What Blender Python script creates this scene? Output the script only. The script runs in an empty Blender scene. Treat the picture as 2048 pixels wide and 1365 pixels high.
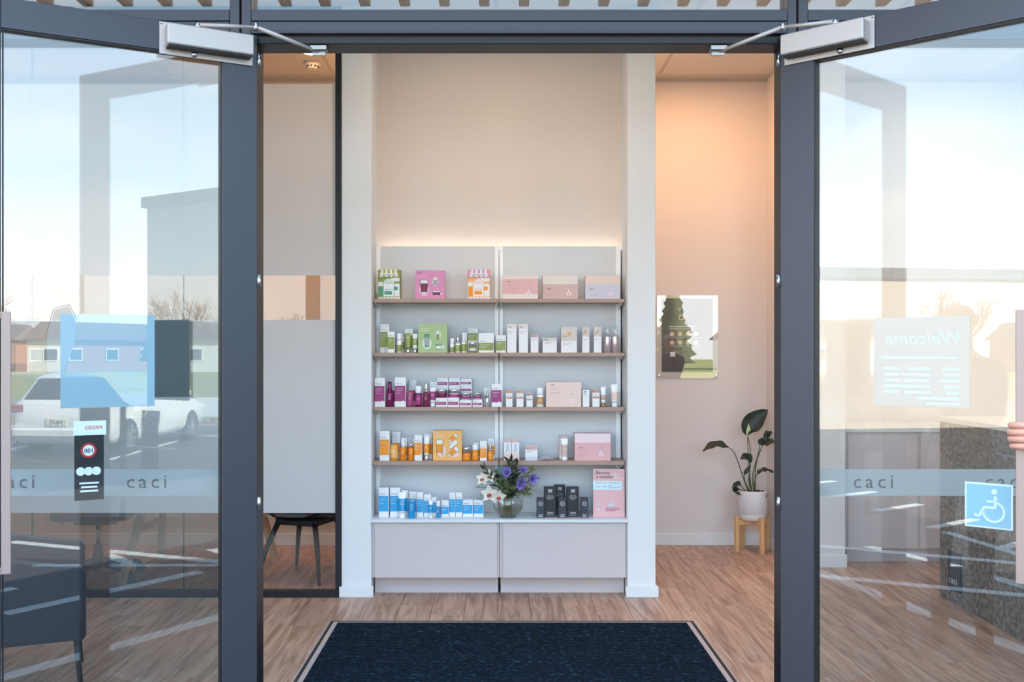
import bpy, bmesh, math, random
from mathutils import Vector, Matrix
random.seed(7)
PI = math.pi
sc = bpy.context.scene
COL = sc.collection

# ------------------------------------------------------------------ camera
cam = bpy.data.cameras.new('camera'); cam_o = bpy.data.objects.new('camera', cam)
COL.objects.link(cam_o); sc.camera = cam_o
cam_o.location = (0, 0, 1.45); cam_o.rotation_euler = (PI/2, 0, 0)
cam.lens = 35; cam.sensor_width = 36; cam.sensor_fit = 'HORIZONTAL'
cam.shift_x = (1024-995)/2048; cam.shift_y = (705-682.5)/2048
cam.clip_start = .05; cam.clip_end = 1000

# ------------------------------------------------------------------ world / sun / exposure
SKY = 4.9
w = bpy.data.worlds.new('sky'); sc.world = w; w.use_nodes = True
nt = w.node_tree; nt.nodes.clear()
def N(t, ty, **k):
    n = t.nodes.new(ty)
    for a, v in k.items(): setattr(n, a, v)
    return n
out = N(nt, 'ShaderNodeOutputWorld'); bg = N(nt, 'ShaderNodeBackground')
tc = N(nt, 'ShaderNodeTexCoord'); sep = N(nt, 'ShaderNodeSeparateXYZ')
ramp = N(nt, 'ShaderNodeValToRGB')
e = ramp.color_ramp.elements
e[0].position = 0.0; e[0].color = (.96, .955, .94, 1)
e[1].position = 1.0; e[1].color = (.18, .36, .62, 1)
for p, c in ((.08, (.90, .925, .935, 1)), (.16, (.62, .78, .90, 1)), (.42, (.34, .57, .82, 1))):
    x = e.new(p); x.color = c
mp = N(nt, 'ShaderNodeMapping'); mp.inputs['Scale'].default_value = (1.2, 1.2, 5)
noi = N(nt, 'ShaderNodeTexNoise'); noi.inputs['Scale'].default_value = 1.6; noi.inputs['Detail'].default_value = 7; noi.inputs['Roughness'].default_value = .55
cr = N(nt, 'ShaderNodeValToRGB'); cr.color_ramp.elements[0].position = .5; cr.color_ramp.elements[1].position = .72
mixc = N(nt, 'ShaderNodeMixRGB'); mixc.inputs['Color2'].default_value = (.97, .965, .955, 1)
L = nt.links.new
L(tc.outputs['Generated'], sep.inputs[0]); L(sep.outputs['Z'], ramp.inputs[0])
L(tc.outputs['Generated'], mp.inputs[0]); L(mp.outputs[0], noi.inputs['Vector']); L(noi.outputs['Fac'], cr.inputs[0])
L(cr.outputs[0], mixc.inputs[0]); L(ramp.outputs[0], mixc.inputs[1]); L(mixc.outputs[0], bg.inputs[0])
bg.inputs[1].default_value = SKY; L(bg.outputs[0], out.inputs[0])

sun = bpy.data.lights.new('sun', 'SUN'); sun.energy = 32; sun.angle = .01; sun.color = (1, .93, .82)
sun_o = bpy.data.objects.new('sun', sun); COL.objects.link(sun_o)
sun_o.rotation_euler = Vector((.74, .40, .54)).to_track_quat('Z', 'Y').to_euler(); sun_o.location = (20, 11, 14)

vs = sc.view_settings
vs.view_transform = 'Standard'; vs.look = 'None'; vs.gamma = 1; vs.use_curve_mapping = False
vs.exposure = 0.13

# ------------------------------------------------------------------ materials
def C(h):
    h = h.lstrip('#'); v = [int(h[i:i+2], 16)/255 for i in (0, 2, 4)]
    return tuple(x/12.92 if x <= .04045 else ((x+.055)/1.055)**2.4 for x in v) + (1,)
MC = {}
def mat(name, col='#cccccc', rough=.5, metal=0, var=0, scale=8, bump=0, bscale=60, stretch=None, spec=None, trans=0, ior=1.45, emit=None, estr=1, randomise=0):
    if name in MC: return MC[name]
    m = bpy.data.materials.new(name); m.use_nodes = True; MC[name] = m
    t = m.node_tree; b = t.nodes['Principled BSDF']
    c = C(col) if isinstance(col, str) else col
    b.inputs['Base Color'].default_value = c; b.inputs['Roughness'].default_value = rough; b.inputs['Metallic'].default_value = metal
    if spec is not None: b.inputs['Specular IOR Level'].default_value = spec
    if trans: b.inputs['Transmission Weight'].default_value = trans; b.inputs['IOR'].default_value = ior
    if emit: b.inputs['Emission Color'].default_value = C(emit); b.inputs['Emission Strength'].default_value = estr
    src = None
    if var or bump:
        co = N(t, 'ShaderNodeTexCoord'); mpn = N(t, 'ShaderNodeMapping')
        if stretch: mpn.inputs['Scale'].default_value = stretch
        t.links.new(co.outputs['Object'], mpn.inputs[0]); src = mpn.outputs[0]
    if var:
        n = N(t, 'ShaderNodeTexNoise'); n.inputs['Scale'].default_value = scale; n.inputs['Detail'].default_value = 5
        t.links.new(src, n.inputs['Vector'])
        r = N(t, 'ShaderNodeValToRGB')
        r.color_ramp.elements[0].position = .3; r.color_ramp.elements[1].position = .7
        r.color_ramp.elements[0].color = tuple(x*(1-var) for x in c[:3])+(1,)
        r.color_ramp.elements[1].color = tuple(min(1, x*(1+var)) for x in c[:3])+(1,)
        t.links.new(n.outputs['Fac'], r.inputs[0]); last = r.outputs[0]
        if randomise:
            oi = N(t, 'ShaderNodeObjectInfo'); mr = N(t, 'ShaderNodeMapRange')
            mr.inputs['To Min'].default_value = 1-randomise; mr.inputs['To Max'].default_value = 1+randomise
            mu = N(t, 'ShaderNodeMixRGB', blend_type='MULTIPLY'); mu.inputs[0].default_value = 1
            t.links.new(oi.outputs['Random'], mr.inputs[0]); t.links.new(last, mu.inputs[1]); t.links.new(mr.outputs[0], mu.inputs[2]); last = mu.outputs[0]
        t.links.new(last, b.inputs['Base Color'])
    if bump:
        n = N(t, 'ShaderNodeTexNoise'); n.inputs['Scale'].default_value = bscale; n.inputs['Detail'].default_value = 4
        t.links.new(src, n.inputs['Vector'])
        bp = N(t, 'ShaderNodeBump'); bp.inputs['Strength'].default_value = bump; bp.inputs['Distance'].default_value = .01
        t.links.new(n.outputs['Fac'], bp.inputs['Height']); t.links.new(bp.outputs[0], b.inputs['Normal'])
    return m
def pane_mat(name, r0, tint=(1, 1, 1, 1), rough=0.0):
    """clear window glass: Schlick mirror over see-through"""
    m = bpy.data.materials.new(name); m.use_nodes = True; MC[name] = m
    t = m.node_tree; t.nodes.clear(); o = N(t, 'ShaderNodeOutputMaterial')
    lw = N(t, 'ShaderNodeLayerWeight'); lw.inputs[0].default_value = .5
    pw = N(t, 'ShaderNodeMath', operation='POWER'); pw.inputs[1].default_value = 5
    ma = N(t, 'ShaderNodeMath', operation='MULTIPLY_ADD'); ma.inputs[1].default_value = 1-r0; ma.inputs[2].default_value = r0
    tr = N(t, 'ShaderNodeBsdfTransparent'); tr.inputs[0].default_value = tint
    gl = N(t, 'ShaderNodeBsdfGlossy'); gl.inputs['Roughness'].default_value = rough; gl.inputs[0].default_value = (1, 1, 1, 1)
    mx = N(t, 'ShaderNodeMixShader')
    k = t.links.new
    k(lw.outputs['Facing'], pw.inputs[0]); k(pw.outputs[0], ma.inputs[0]); k(ma.outputs[0], mx.inputs[0]); k(tr.outputs[0], mx.inputs[1]); k(gl.outputs[0], mx.inputs[2]); k(mx.outputs[0], o.inputs[0])
    return m
def film_mat(name, col, transp, transl=.6):
    """translucent film: diffuse + translucent + a little see-through"""
    m = bpy.data.materials.new(name); m.use_nodes = True; MC[name] = m
    t = m.node_tree; t.nodes.clear(); o = N(t, 'ShaderNodeOutputMaterial'); k = t.links.new
    di = N(t, 'ShaderNodeBsdfDiffuse'); di.inputs[0].default_value = C(col)
    tl = N(t, 'ShaderNodeBsdfTranslucent'); tl.inputs[0].default_value = C(col)
    a = N(t, 'ShaderNodeMixShader'); a.inputs[0].default_value = transl
    tr = N(t, 'ShaderNodeBsdfTransparent'); b = N(t, 'ShaderNodeMixShader'); b.inputs[0].default_value = transp
    k(di.outputs[0], a.inputs[1]); k(tl.outputs[0], a.inputs[2]); k(a.outputs[0], b.inputs[1]); k(tr.outputs[0], b.inputs[2]); k(b.outputs[0], o.inputs[0])
    return m
def oak_mat():
    m = bpy.data.materials.new('oak_plank'); m.use_nodes = True; MC['oak_plank'] = m
    t = m.node_tree; b = t.nodes['Principled BSDF']; k = t.links.new
    co = N(t, 'ShaderNodeTexCoord'); oi = N(t, 'ShaderNodeObjectInfo')
    add = N(t, 'ShaderNodeVectorMath', operation='ADD'); sc_ = N(t, 'ShaderNodeVectorMath', operation='SCALE'); sc_.inputs['Scale'].default_value = 37
    cmb = N(t, 'ShaderNodeCombineXYZ'); k(oi.outputs['Random'], cmb.inputs[0]); k(oi.outputs['Random'], cmb.inputs[1])
    k(cmb.outputs[0], sc_.inputs[0]); k(co.outputs['Object'], add.inputs[0]); k(sc_.outputs[0], add.inputs[1])
    mp = N(t, 'ShaderNodeMapping'); mp.inputs['Scale'].default_value = (15, 1.1, 1); k(add.outputs[0], mp.inputs[0])
    n1 = N(t, 'ShaderNodeTexNoise'); n1.inputs['Scale'].default_value = 1.6; n1.inputs['Detail'].default_value = 8; n1.inputs['Distortion'].default_value = 1.2; k(mp.outputs[0], n1.inputs['Vector'])
    mp2 = N(t, 'ShaderNodeMapping'); mp2.inputs['Scale'].default_value = (120, 3.5, 1); k(add.outputs[0], mp2.inputs[0])
    n2 = N(t, 'ShaderNodeTexNoise'); n2.inputs['Scale'].default_value = 1.5; n2.inputs['Detail'].default_value = 3; k(mp2.outputs[0], n2.inputs['Vector'])
    r = N(t, 'ShaderNodeValToRGB'); el = r.color_ramp.elements
    el[0].position = .3; el[0].color = C('#8f6b57'); el[1].position = .66; el[1].color = C('#cba893')
    x = el.new(.46); x.color = C('#b08b76')
    k(n1.outputs['Fac'], r.inputs[0])
    mx = N(t, 'ShaderNodeMixRGB', blend_type='SOFT_LIGHT'); mx.inputs[0].default_value = .5; k(r.outputs[0], mx.inputs[1]); k(n2.outputs['Fac'], mx.inputs[2])
    mr = N(t, 'ShaderNodeMapRange'); mr.inputs['To Min'].default_value = .88; mr.inputs['To Max'].default_value = 1.1; k(oi.outputs['Random'], mr.inputs[0])
    mu = N(t, 'ShaderNodeMixRGB', blend_type='MULTIPLY'); mu.inputs[0].default_value = 1; k(mx.outputs[0], mu.inputs[1]); k(mr.outputs[0], mu.inputs[2])
    k(mu.outputs[0], b.inputs['Base Color']); b.inputs['Roughness'].default_value = .42
    bp = N(t, 'ShaderNodeBump'); bp.inputs['Strength'].default_value = .12; bp.inputs['Distance'].default_value = .004; k(n2.outputs['Fac'], bp.inputs['Height']); k(bp.outputs[0], b.inputs['Normal'])
    return m
oak_mat()
mat('wall_paint', '#dfd8d6', .75, bump=.06, bscale=220)
mat('wall_warm', '#d9cdc2', .75, bump=.06, bscale=220)
mat('column_paint', '#e3e4e6', .6, bump=.04, bscale=220)
mat('feature_wall', '#e0d3cc', .7, bump=.06, bscale=220)
mat('skirting', '#e2e3e5', .45)
mat('ceiling_tile', '#cfc8c0', .85, var=.03, scale=40, bump=.2, bscale=300)
mat('ceiling_grid', '#bdb6ae', .6)
mat('frame_alu', '#3d3f49', .42, .35, var=.08, scale=220, bump=.06, bscale=500)
mat('frame_dark', '#15171c', .45, .2)
mat('black_metal', '#0f1114', .4, .3)
mat('silver', '#b5aeac', .42, .35)
mat('silver_bright', '#dcdcdc', .2, 1)
mat('handle_alu', '#a8938c', .45, .3, bump=.05, bscale=300)
mat('panel_white', '#d4d5d8', .5)
mat('upright_white', '#f6f8fa', .4)
mat('shelf_taupe', '#ab8f82', .5, var=.06, scale=30, stretch=(1, 8, 8))
mat('cabinet_taupe', '#cdc2c3', .5)
mat('worktop', '#dfe3e9', .3)
mat('mat_dark', '#080d14', .95, var=.5, scale=150)
mat('mat_edge', '#b9abaa', .5)
mat('mat_rubber', '#17161a', .6)
pane_mat('door_glass', .056, (.93, .955, .96, 1))
pane_mat('side_glass', .056, (.93, .955, .96, 1))
pane_mat('partition_glass', .045, (.96, .97, .97, 1))
pane_mat('clear_plastic', .06, (.97, .975, .98, 1))
pane_mat('vase_glass', .045, (.985, .99, .985, 1))
film_mat('frosted_film', '#e8e8e9', .0, .42)
film_mat('band_film', '#c9d4d8', .55, .3)
film_mat('poster_film', '#b6d0dc', .05, .25)
film_mat('welcome_film', '#c3c4c6', .12, .3)

# ------------------------------------------------------------------ mesh helpers
class MB:
    def __init__(s): s.bm = bmesh.new()
    def box(s, x0, x1, y0, y1, z0, z1, bev=0, seg=1, M=None):
        r = bmesh.ops.create_cube(s.bm, size=1); v = r['verts']
        T = Matrix.Translation(((x0+x1)/2, (y0+y1)/2, (z0+z1)/2)) @ Matrix.Diagonal((abs(x1-x0), abs(y1-y0), abs(z1-z0), 1))
        bmesh.ops.transform(s.bm, matrix=T, verts=v)
        if bev:
            ed = list({e for q in v for e in q.link_edges})
            r = bmesh.ops.bevel(s.bm, geom=ed, offset=bev, segments=seg, affect='EDGES', profile=.5); v = list({q for f in r['faces'] for q in f.verts} | {q for q in v if q.is_valid})
        if M is not None: bmesh.ops.transform(s.bm, matrix=M, verts=[q for q in v if q.is_valid])
        return s
    def lathe(s, prof, n=20, c=(0, 0), M=None, cap=True, mod=None):
        rings = []
        for i, (r, z) in enumerate(prof):
            ring = []
            for k in range(n):
                a = 2*PI*k/n; rr = r*(mod(a, z) if mod else 1)
                p = Vector((c[0]+rr*math.cos(a), c[1]+rr*math.sin(a), z))
                ring.append(s.bm.verts.new(M @ p if M else p))
            rings.append(ring)
        for a, b in zip(rings, rings[1:]):
            for k in range(n): 
                f = s.bm.faces.new((a[k], a[(k+1) % n], b[(k+1) % n], b[k])); f.smooth = True
        if cap:
            s.bm.faces.new(rings[0][::-1]); s.bm.faces.new(rings[-1])
        return s
    def tube(s, pts, rad, n=8, cap=True):
        pts = [Vector(p) for p in pts]; rr = rad if isinstance(rad, (list, tuple)) else [rad]*len(pts)
        rings = []; up = None
        for i, p in enumerate(pts):
            d = (pts[min(i+1, len(pts)-1)]-pts[max(i-1, 0)]).normalized()
            if up is None: up = d.orthogonal().normalized()
            up = (up - d*up.dot(d)).normalized(); q = d.cross(up)
            rings.append([s.bm.verts.new(p + (up*math.cos(2*PI*k/n)+q*math.sin(2*PI*k/n))*rr[i]) for k in range(n)])
        for a, b in zip(rings, rings[1:]):
            for k in range(n):
                f = s.bm.faces.new((a[k], a[(k+1) % n], b[(k+1) % n], b[k])); f.smooth = True
        if cap: s.bm.faces.new(rings[0][::-1]); s.bm.faces.new(rings[-1])
        return s
    def prism(s, pts, y0, y1, M=None):
        """polygon in x,z extruded along y"""
        a = [s.bm.verts.new((M @ Vector((x, y0, z))) if M else (x, y0, z)) for x, z in pts]
        b = [s.bm.verts.new((M @ Vector((x, y1, z))) if M else (x, y1, z)) for x, z in pts]
        n = len(pts)
        s.bm.faces.new(a); s.bm.faces.new(b[::-1])
        for k in range(n): s.bm.faces.new((a[k], b[k], b[(k+1) % n], a[(k+1) % n]))
        return s
    def loft(s, rings, cap=True, smooth=True):
        R = [[s.bm.verts.new(p) for p in r] for r in rings]; n = len(R[0])
        for a, b in zip(R, R[1:]):
            for k in range(n):
                f = s.bm.faces.new((a[k], a[(k+1) % n], b[(k+1) % n], b[k])); f.smooth = smooth
        if cap: s.bm.faces.new(R[0][::-1]); s.bm.faces.new(R[-1])
        return s
    def sheet(s, P, thick=0, smooth=True):
        """grid of points P[i][j]"""
        R = [[s.bm.verts.new(p) for p in r] for r in P]
        for a, b in zip(R, R[1:]):
            for k in range(len(a)-1):
                f = s.bm.faces.new((a[k], a[k+1], b[k+1], b[k])); f.smooth = smooth
        return s
    def mesh(s, name, m):
        bmesh.ops.recalc_face_normals(s.bm, faces=s.bm.faces)
        me = bpy.data.meshes.new(name); s.bm.to_mesh(me); s.bm.free()
        if m: me.materials.append(MC[m] if isinstance(m, str) else m)
        return me
    def build(s, name, m, parent=None, loc=None, rz=0):
        return link(name, s.mesh(name, m), parent, loc, rz)
def link(name, me, parent=None, loc=None, rz=0):
    o = bpy.data.objects.new(name, me); COL.objects.link(o)
    if parent: o.parent = parent
    if loc is not None: o.location = loc
    if rz: o.rotation_euler.z = rz
    return o
def tag(o, label=None, cat=None, group=None, kind=None):
    if label: o['label'] = label
    if cat: o['category'] = cat
    if group: o['group'] = group
    if kind: o['kind'] = kind
    return o
def empty(name, loc=(0, 0, 0), rz=0, label=None, cat=None, group=None):
    o = bpy.data.objects.new(name, None); COL.objects.link(o); o.location = loc; o.rotation_euler.z = rz; o.empty_display_size = .1
    return tag(o, label, cat, group)
def struct(o, label=None, cat=None):
    o['kind'] = 'structure'; return tag(o, label, cat)
def bx(name, m, x0, x1, y0, y1, z0, z1, parent=None, bev=0, seg=1):
    """a box object whose origin is its base centre"""
    cx, cy = (x0+x1)/2, (y0+y1)/2
    return MB().box(x0-cx, x1-cx, y0-cy, y1-cy, 0, z1-z0, bev, seg).build(name, m, parent, (cx, cy, z0))
TXT = {}
def text_mesh(s, size, m, extr=.0003, align='LEFT', space=1, shear=0):
    k = (s, round(size, 4), m, extr, align, space, shear)
    if k in TXT: return TXT[k]
    cu = bpy.data.curves.new('lettering', 'FONT'); cu.body = s; cu.size = size; cu.extrude = extr; cu.align_x = align; cu.resolution_u = 2; cu.space_character = space; cu.shear = shear
    o = bpy.data.objects.new('lettering', cu)
    me = bpy.data.meshes.new_from_object(o); bpy.data.objects.remove(o); bpy.data.curves.remove(cu)
    me.transform(Matrix.Rotation(PI/2, 4, 'X'))          # now stands in x,z facing -y
    me.materials.clear(); me.materials.append(MC[m]); TXT[k] = me
    return me
def letter(s, size, m, parent, loc, rz=0, align='LEFT', space=1, shear=0, name='lettering', extr=.0003):
    return link(name, text_mesh(s, size, m, extr, align, space, shear), parent, loc, rz)
# ------------------------------------------------------------------ setting: shell of the shop
YF0, YF1 = 3.50, 3.60            # shopfront frame
YP = 5.89                        # partition / column front
YB = 7.48                        # back wall
ZC = 3.50
XL, XR = -3.70, 3.95
# floor with separate planks
fl = struct(bx('floor', mat('floor_base', '#4d3a2f', .8), XL, XR, YF0, YB, -.06, -.012))
PW, PL = .185, 1.26
pm = [MB().box(-PW/2+.0008, PW/2-.0008, -PL/2+.0008, PL/2-.0008, -.012, 0, .0012).mesh('plank', 'oak_plank')]
pm_half = MB().box(-PW/2+.0008, PW/2-.0008, -PL/4+.0008, PL/4-.0008, -.012, 0, .0012).mesh('plank', 'oak_plank')
nx = int((XR-XL)/PW)
for i in range(nx):
    x = XL + (i+.5)*PW; off = [0, .42, .84, .21, .63][(i*3) % 5]
    y = YF1 - off
    while y < YB:
        a, b = max(y, YF0), min(y+PL, YB)
        if b-a > .05:
            o = link('plank', pm[0], fl, (x, (a+b)/2, .048+.0))
            o.scale.y = (b-a)/PL
        y += PL
fl.location.z = -.06
for o in fl.children: o.location.x -= (XL+XR)/2; o.location.y -= (YF0+YB)/2; o.location.z = .06
# ceiling
ce = struct(bx('ceiling', 'ceiling_grid', XL, XR, YF1, YB, ZC, ZC+.05))
TW, TD = 1.2, .6
tm = MB().box(-TW/2+.012, TW/2-.012, -TD/2+.012, TD/2-.012, -.006, 0, .003).mesh('ceiling_tile', 'ceiling_tile')
for i in range(7):
    for j in range(7):
        x = -3.56+TW*(i+.5)-.05; y = YB-.16-TD*(j+.5)
        if x+TW/2 > XR or y-TD/2 < YF1: continue
        link('ceiling_tile', tm, ce, (x-(XL+XR)/2, y-(YF1+YB)/2, 0))
bx('perimeter_trim', 'ceiling_grid', -3.6, 3.9, YB-.03, YB-.001, ZC-.02, ZC, None)
bpy.data.objects['perimeter_trim'].name = 'trim_1'; struct(bpy.data.objects['trim_1'])
# walls
struct(bx('wall_back', 'wall_paint', XL-.1, XR+.1, YB, YB+.1, 0, ZC+.05))
struct(bx('wall_left', 'wall_paint', XL-.1, XL, YF1, YB, 0, ZC+.05))
struct(bx('wall_right', 'wall_paint', XR, XR+.1, YF1, YB, 0, ZC+.05))
struct(bx('wall_nib_left', 'column_paint', -.923, -.746, YP, YB, 0, ZC, None, .002))
struct(bx('wall_nib_right', 'column_paint', .769, .935, YP, YB, 0, ZC, None, .002))
struct(bx('wall_feature', 'feature_wall', -.746, .769, 6.235, 6.32, 0, ZC))
struct(bx('wall_corridor', 'wall_paint', 2.02, 2.34, 6.70, YB, 0, ZC))
def skirt(name, x0, x1, y0, y1, h): struct(bx(name, 'skirting', x0, x1, y0, y1, 0, h, None, .003))
skirt('baseboard_nib_left', -.936, -.734, YP-.014, YP, .066)
skirt('baseboard_nib_right', .758, .952, YP-.014, YP, .066)
skirt('baseboard_nib_side', .935, .949, YP, YB-.012, .066)
skirt('baseboard_back', .949, 2.008, YB-.012, YB, .088)
skirt('baseboard_meeting', -3.69, -.925, YB-.012, YB, .088)
skirt('baseboard_corridor', 2.008, 2.02, 6.69, YB-.012, .088)
skirt('baseboard_corridor_end', 2.008, 2.35, 6.688, 6.70, .088)

# shopfront frame
fr = empty('window_frame', (0, YF0, 0)); fr.name = 'trim_2'; struct(fr)
def fbox(name, x0, x1, z0, z1, y0=YF0, y1=YF1, m='frame_alu', p=None, bev=.002):
    o = bx(name, m, x0, x1, y0, y1, z0, z1, None, bev); pr = p or fr; o.parent = pr; o.location -= pr.location; return o
for x0, x1 in ((-.942, -.907), (-.901, -.866), (1.02, 1.052), (1.058, 1.092)): fbox('mullion', x0, x1, 0, 3.72)
fbox('door_jamb', -.866, -.856, 0, 2.572); fbox('door_jamb', 1.010, 1.02, 0, 2.572)
fbox('jamb_seal', -.8665, -.853, 0, 2.545, YF0+.012, YF1+.03, 'frame_dark'); fbox('jamb_seal', 1.008, 1.0205, 0, 2.545, YF0+.012, YF1+.03, 'frame_dark')
fbox('transom_bar', -.866, 1.02, 2.616, 2.656); fbox('head_rail', -.866, 1.02, 2.576, 2.614)
fbox('head_rebate', -.866, 1.02, 2.540, 2.576, YF0+.016, YF1+.03, 'frame_dark')
fbox('head_trim', -.866, 1.02, 2.570, 2.580, YF0-.006, YF0+.02)
for x0, x1 in ((-3.45, -.942), (1.092, 3.7)):
    fbox('transom_bar', x0, x1, 2.616, 2.656); fbox('head_rail', x0, x1, 2.55, 2.614); fbox('sill', x0, x1, 0, .09)
    fbox('top_rail', x0, x1, 3.66, 3.72)
fbox('top_rail', -.866, 1.02, 3.66, 3.72)
fbox('end_post', -3.5, -3.45, 0, 3.72); fbox('end_post', 3.7, 3.75, 0, 3.72)
struct(bx('wall_front_left', mat('cladding', '#3a3f47', .6, bump=.1, bscale=40), -9, -3.5, YF0+.02, YF1+.06, 0, 4.6))
struct(bx('wall_front_right', 'cladding', 3.75, 9, YF0+.02, YF1+.06, 0, 4.6))
struct(bx('wall_front_top', 'cladding', -3.5, 3.75, YF0+.02, YF1+.06, 3.72, 4.6))

def window(n, x0, x1, z0, z1, film=False):
    r = empty('window_%d' % n, ((x0+x1)/2, YF0+.05, z0)); struct(r)
    o = bx('pane', 'side_glass', x0, x1, YF0+.047, YF0+.053, z0, z1); o.parent = r; o.location -= r.location
    return r
w1 = window(1, -3.45, -.942, .09, 2.55); w2 = window(2, 1.092, 3.7, .09, 2.55)
window(3, -3.45, -.942, 2.656, 3.66); window(4, -.866, 1.02, 2.656, 3.66); window(5, 1.092, 3.7, 2.656, 3.66)
mat('letter_grey', '#5c5f63', .5); mat('letter_dark', '#3b3e42', .5)
for wd, x0, x1, x_start in ((w1, -3.44, -.95, -1.323), (w2, 1.10, 3.69, 1.735)):
    o = bx('film_band', 'band_film', x0, x1, YF0+.0455, YF0+.0468, .938, 1.033); o.parent = wd; o.location -= wd.location
    k = 0; x = x_start-.47*2
    while x < x1-.15:
        if x > x0+.02:
            letter('caci', .072, 'letter_grey', wd, Vector((x, YF0+.0446, .966))-wd.location, space=1.35, extr=.0004)
        x += .47
mat('steel', '#8d8a88', .35, .8)
# ---- the two door leaves
def leaf(n, hx, ang, f, W, RH):
    """local x runs from the hinge to the free edge, the face towards the street visitor is local y = f"""
    H0, H1, T = .012, 2.564, .045
    d = empty('door_%d' % n, (hx, YF0-.002, 0), ang); struct(d)
    y0, y1 = (0, T) if f < 0 else (-T, 0)          # camera side is at y = 0
    def p(name, m, x0, x1, z0, z1, ya=y0, yb=y1, bev=.002, par=d):
        return bx(name, m, x0, x1, ya, yb, z0, z1, par, bev)
    p('hinge_stile', 'frame_alu', .004, .126, H0, H1); p('free_stile', 'frame_alu', W-.122, W, H0, H1)
    p('top_rail', 'frame_alu', .126, W-.122, H1-RH, H1); p('bottom_rail', 'frame_alu', .126, W-.122, H0, H0+.16)
    yc = (y0+y1)/2
    p('glass_pane', 'door_glass', .12, W-.116, H0+.15, H1-RH+.008, yc-.003, yc+.003, 0)
    for a in (0, 1):
        xa = .126 if a == 0 else W-.130
        p('glazing_bead', 'frame_dark', xa, xa+.004, H0+.16, H1-RH, y0+.004, y1-.004, 0)
    p('glazing_bead', 'frame_dark', .126, W-.122, H1-RH-.004, H1-RH, y0+.004, y1-.004, 0)
    for z in (2.475, 1.70, .92):
        h = MB().lathe([(.007, -.022), (.007, .022)], 10).build('hinge', 'silver_bright', d, (-.001, f*.004, z))
    # pull handle: flat rectangular loop on stand-offs
    q = f
    hb = MB(); xa, xb, z0, z1, bw = W-.148, W-.022, .765, 1.575, .027
    ya, yb = sorted((q*.05, q*.062))
    hb.box(xa, xa+bw, ya, yb, z0, z1, .002); hb.box(xb-bw, xb, ya, yb, z0, z1, .002)
    hb.box(xa+bw, xb-bw, ya, yb, z0, z0+.022, .002); hb.box(xa+bw, xb-bw, ya, yb, z1-.022, z1, .002)
    hd = hb.build('pull_handle', 'handle_alu', d); tag(hd, 'flat aluminium loop pull handle')
    for z in (z0+.16, z1-.16):
        ya2, yb2 = sorted((0, q*.052)); bx('stand_off', 'handle_alu', xb-.02, xb-.006, ya2, yb2, z, z+.014, hd)
    # closer
    ya, yb = sorted((q*.001, q*.007))
    cl = bx('door_closer', 'silver', .022, .335, ya, yb, 2.452, 2.56, d, .001); tag(cl, 'silver surface-mounted door closer')
    o = cl.location.copy()
    def cp(name, m, x0, x1, yv0, yv1, z0, z1, bev=.002):
        a, b = sorted((q*yv0, q*yv1)); c = bx(name, m, x0, x1, a, b, z0, z1, None, bev); c.parent = cl; c.location -= o; return c
    cp('closer_body', 'silver', .030, .318, .007, .06, 2.475, 2.545, .004)
    cp('closer_shade_strip', 'frame_dark', .034, .314, .0072, .05, 2.470, 2.4755, 0)  # solid dark strip standing in for the shade under the closer body
    sb = MB().lathe([(.0001, .012), (.006, .011), (.010, .006), (.011, 0)], 14, M=Matrix.Rotation(PI/2*q*-1, 4, 'X')).build('adjuster_screw', 'silver_bright', cl, Vector((.222, q*.008, 2.463))-o)
    for xx in (.027, .329): MB().lathe([(.0025, -.001), (.0025, .001)], 8, M=Matrix.Rotation(PI/2, 4, 'X')).build('plate_screw', 'frame_dark', cl, Vector((xx, q*.0075, 2.552))-o)
    pv = Vector((.215, q*.034, 2.545)); 
    R = Matrix.Rotation(ang, 4, 'Z'); base = Vector((hx, YF0-.002, 0))
    inv = (Matrix.Translation(base) @ R).inverted()
    s = -1 if f > 0 else 1
    el = inv @ Vector((hx-s*.012, YF0-.085, 2.566)); br = inv @ Vector((hx-s*.205, YF0+.045, 2.520))
    a = MB(); a.tube([pv, pv+Vector((0, 0, .016))], .011, 10); a.build('spindle', 'silver_bright', cl, -o)
    a = MB(); a.tube([pv+Vector((0, 0, .012)), el], [.0085, .006], 8); a.build('main_arm', 'silver', cl, -o)
    a = MB(); a.tube([el-Vector((0, 0, .012)), el+Vector((0, 0, .012))], .0095, 10); a.build('elbow_joint', 'silver_bright', cl, -o)
    a = MB(); a.tube([el, el.lerp(br, .55), br], [.008, .008, .005], 8); a.build('fore_arm', 'silver', cl, -o)
    a = MB(); a.box(-.03, .03, -.02, .02, .002, .02, .002, M=Matrix.Translation(br) @ R.inverted()); a.box(-.024, .024, -.004, .004, -.014, .01, .001, M=Matrix.Translation(br) @ R.inverted()); a.build('soffit_bracket', 'steel', cl, -o)
    return d
d1 = leaf(1, -.840, math.radians(180+28.3), 1, .932, .098)
d2 = leaf(2, .990, math.radians(-41), -1, .92, .110)
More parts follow.
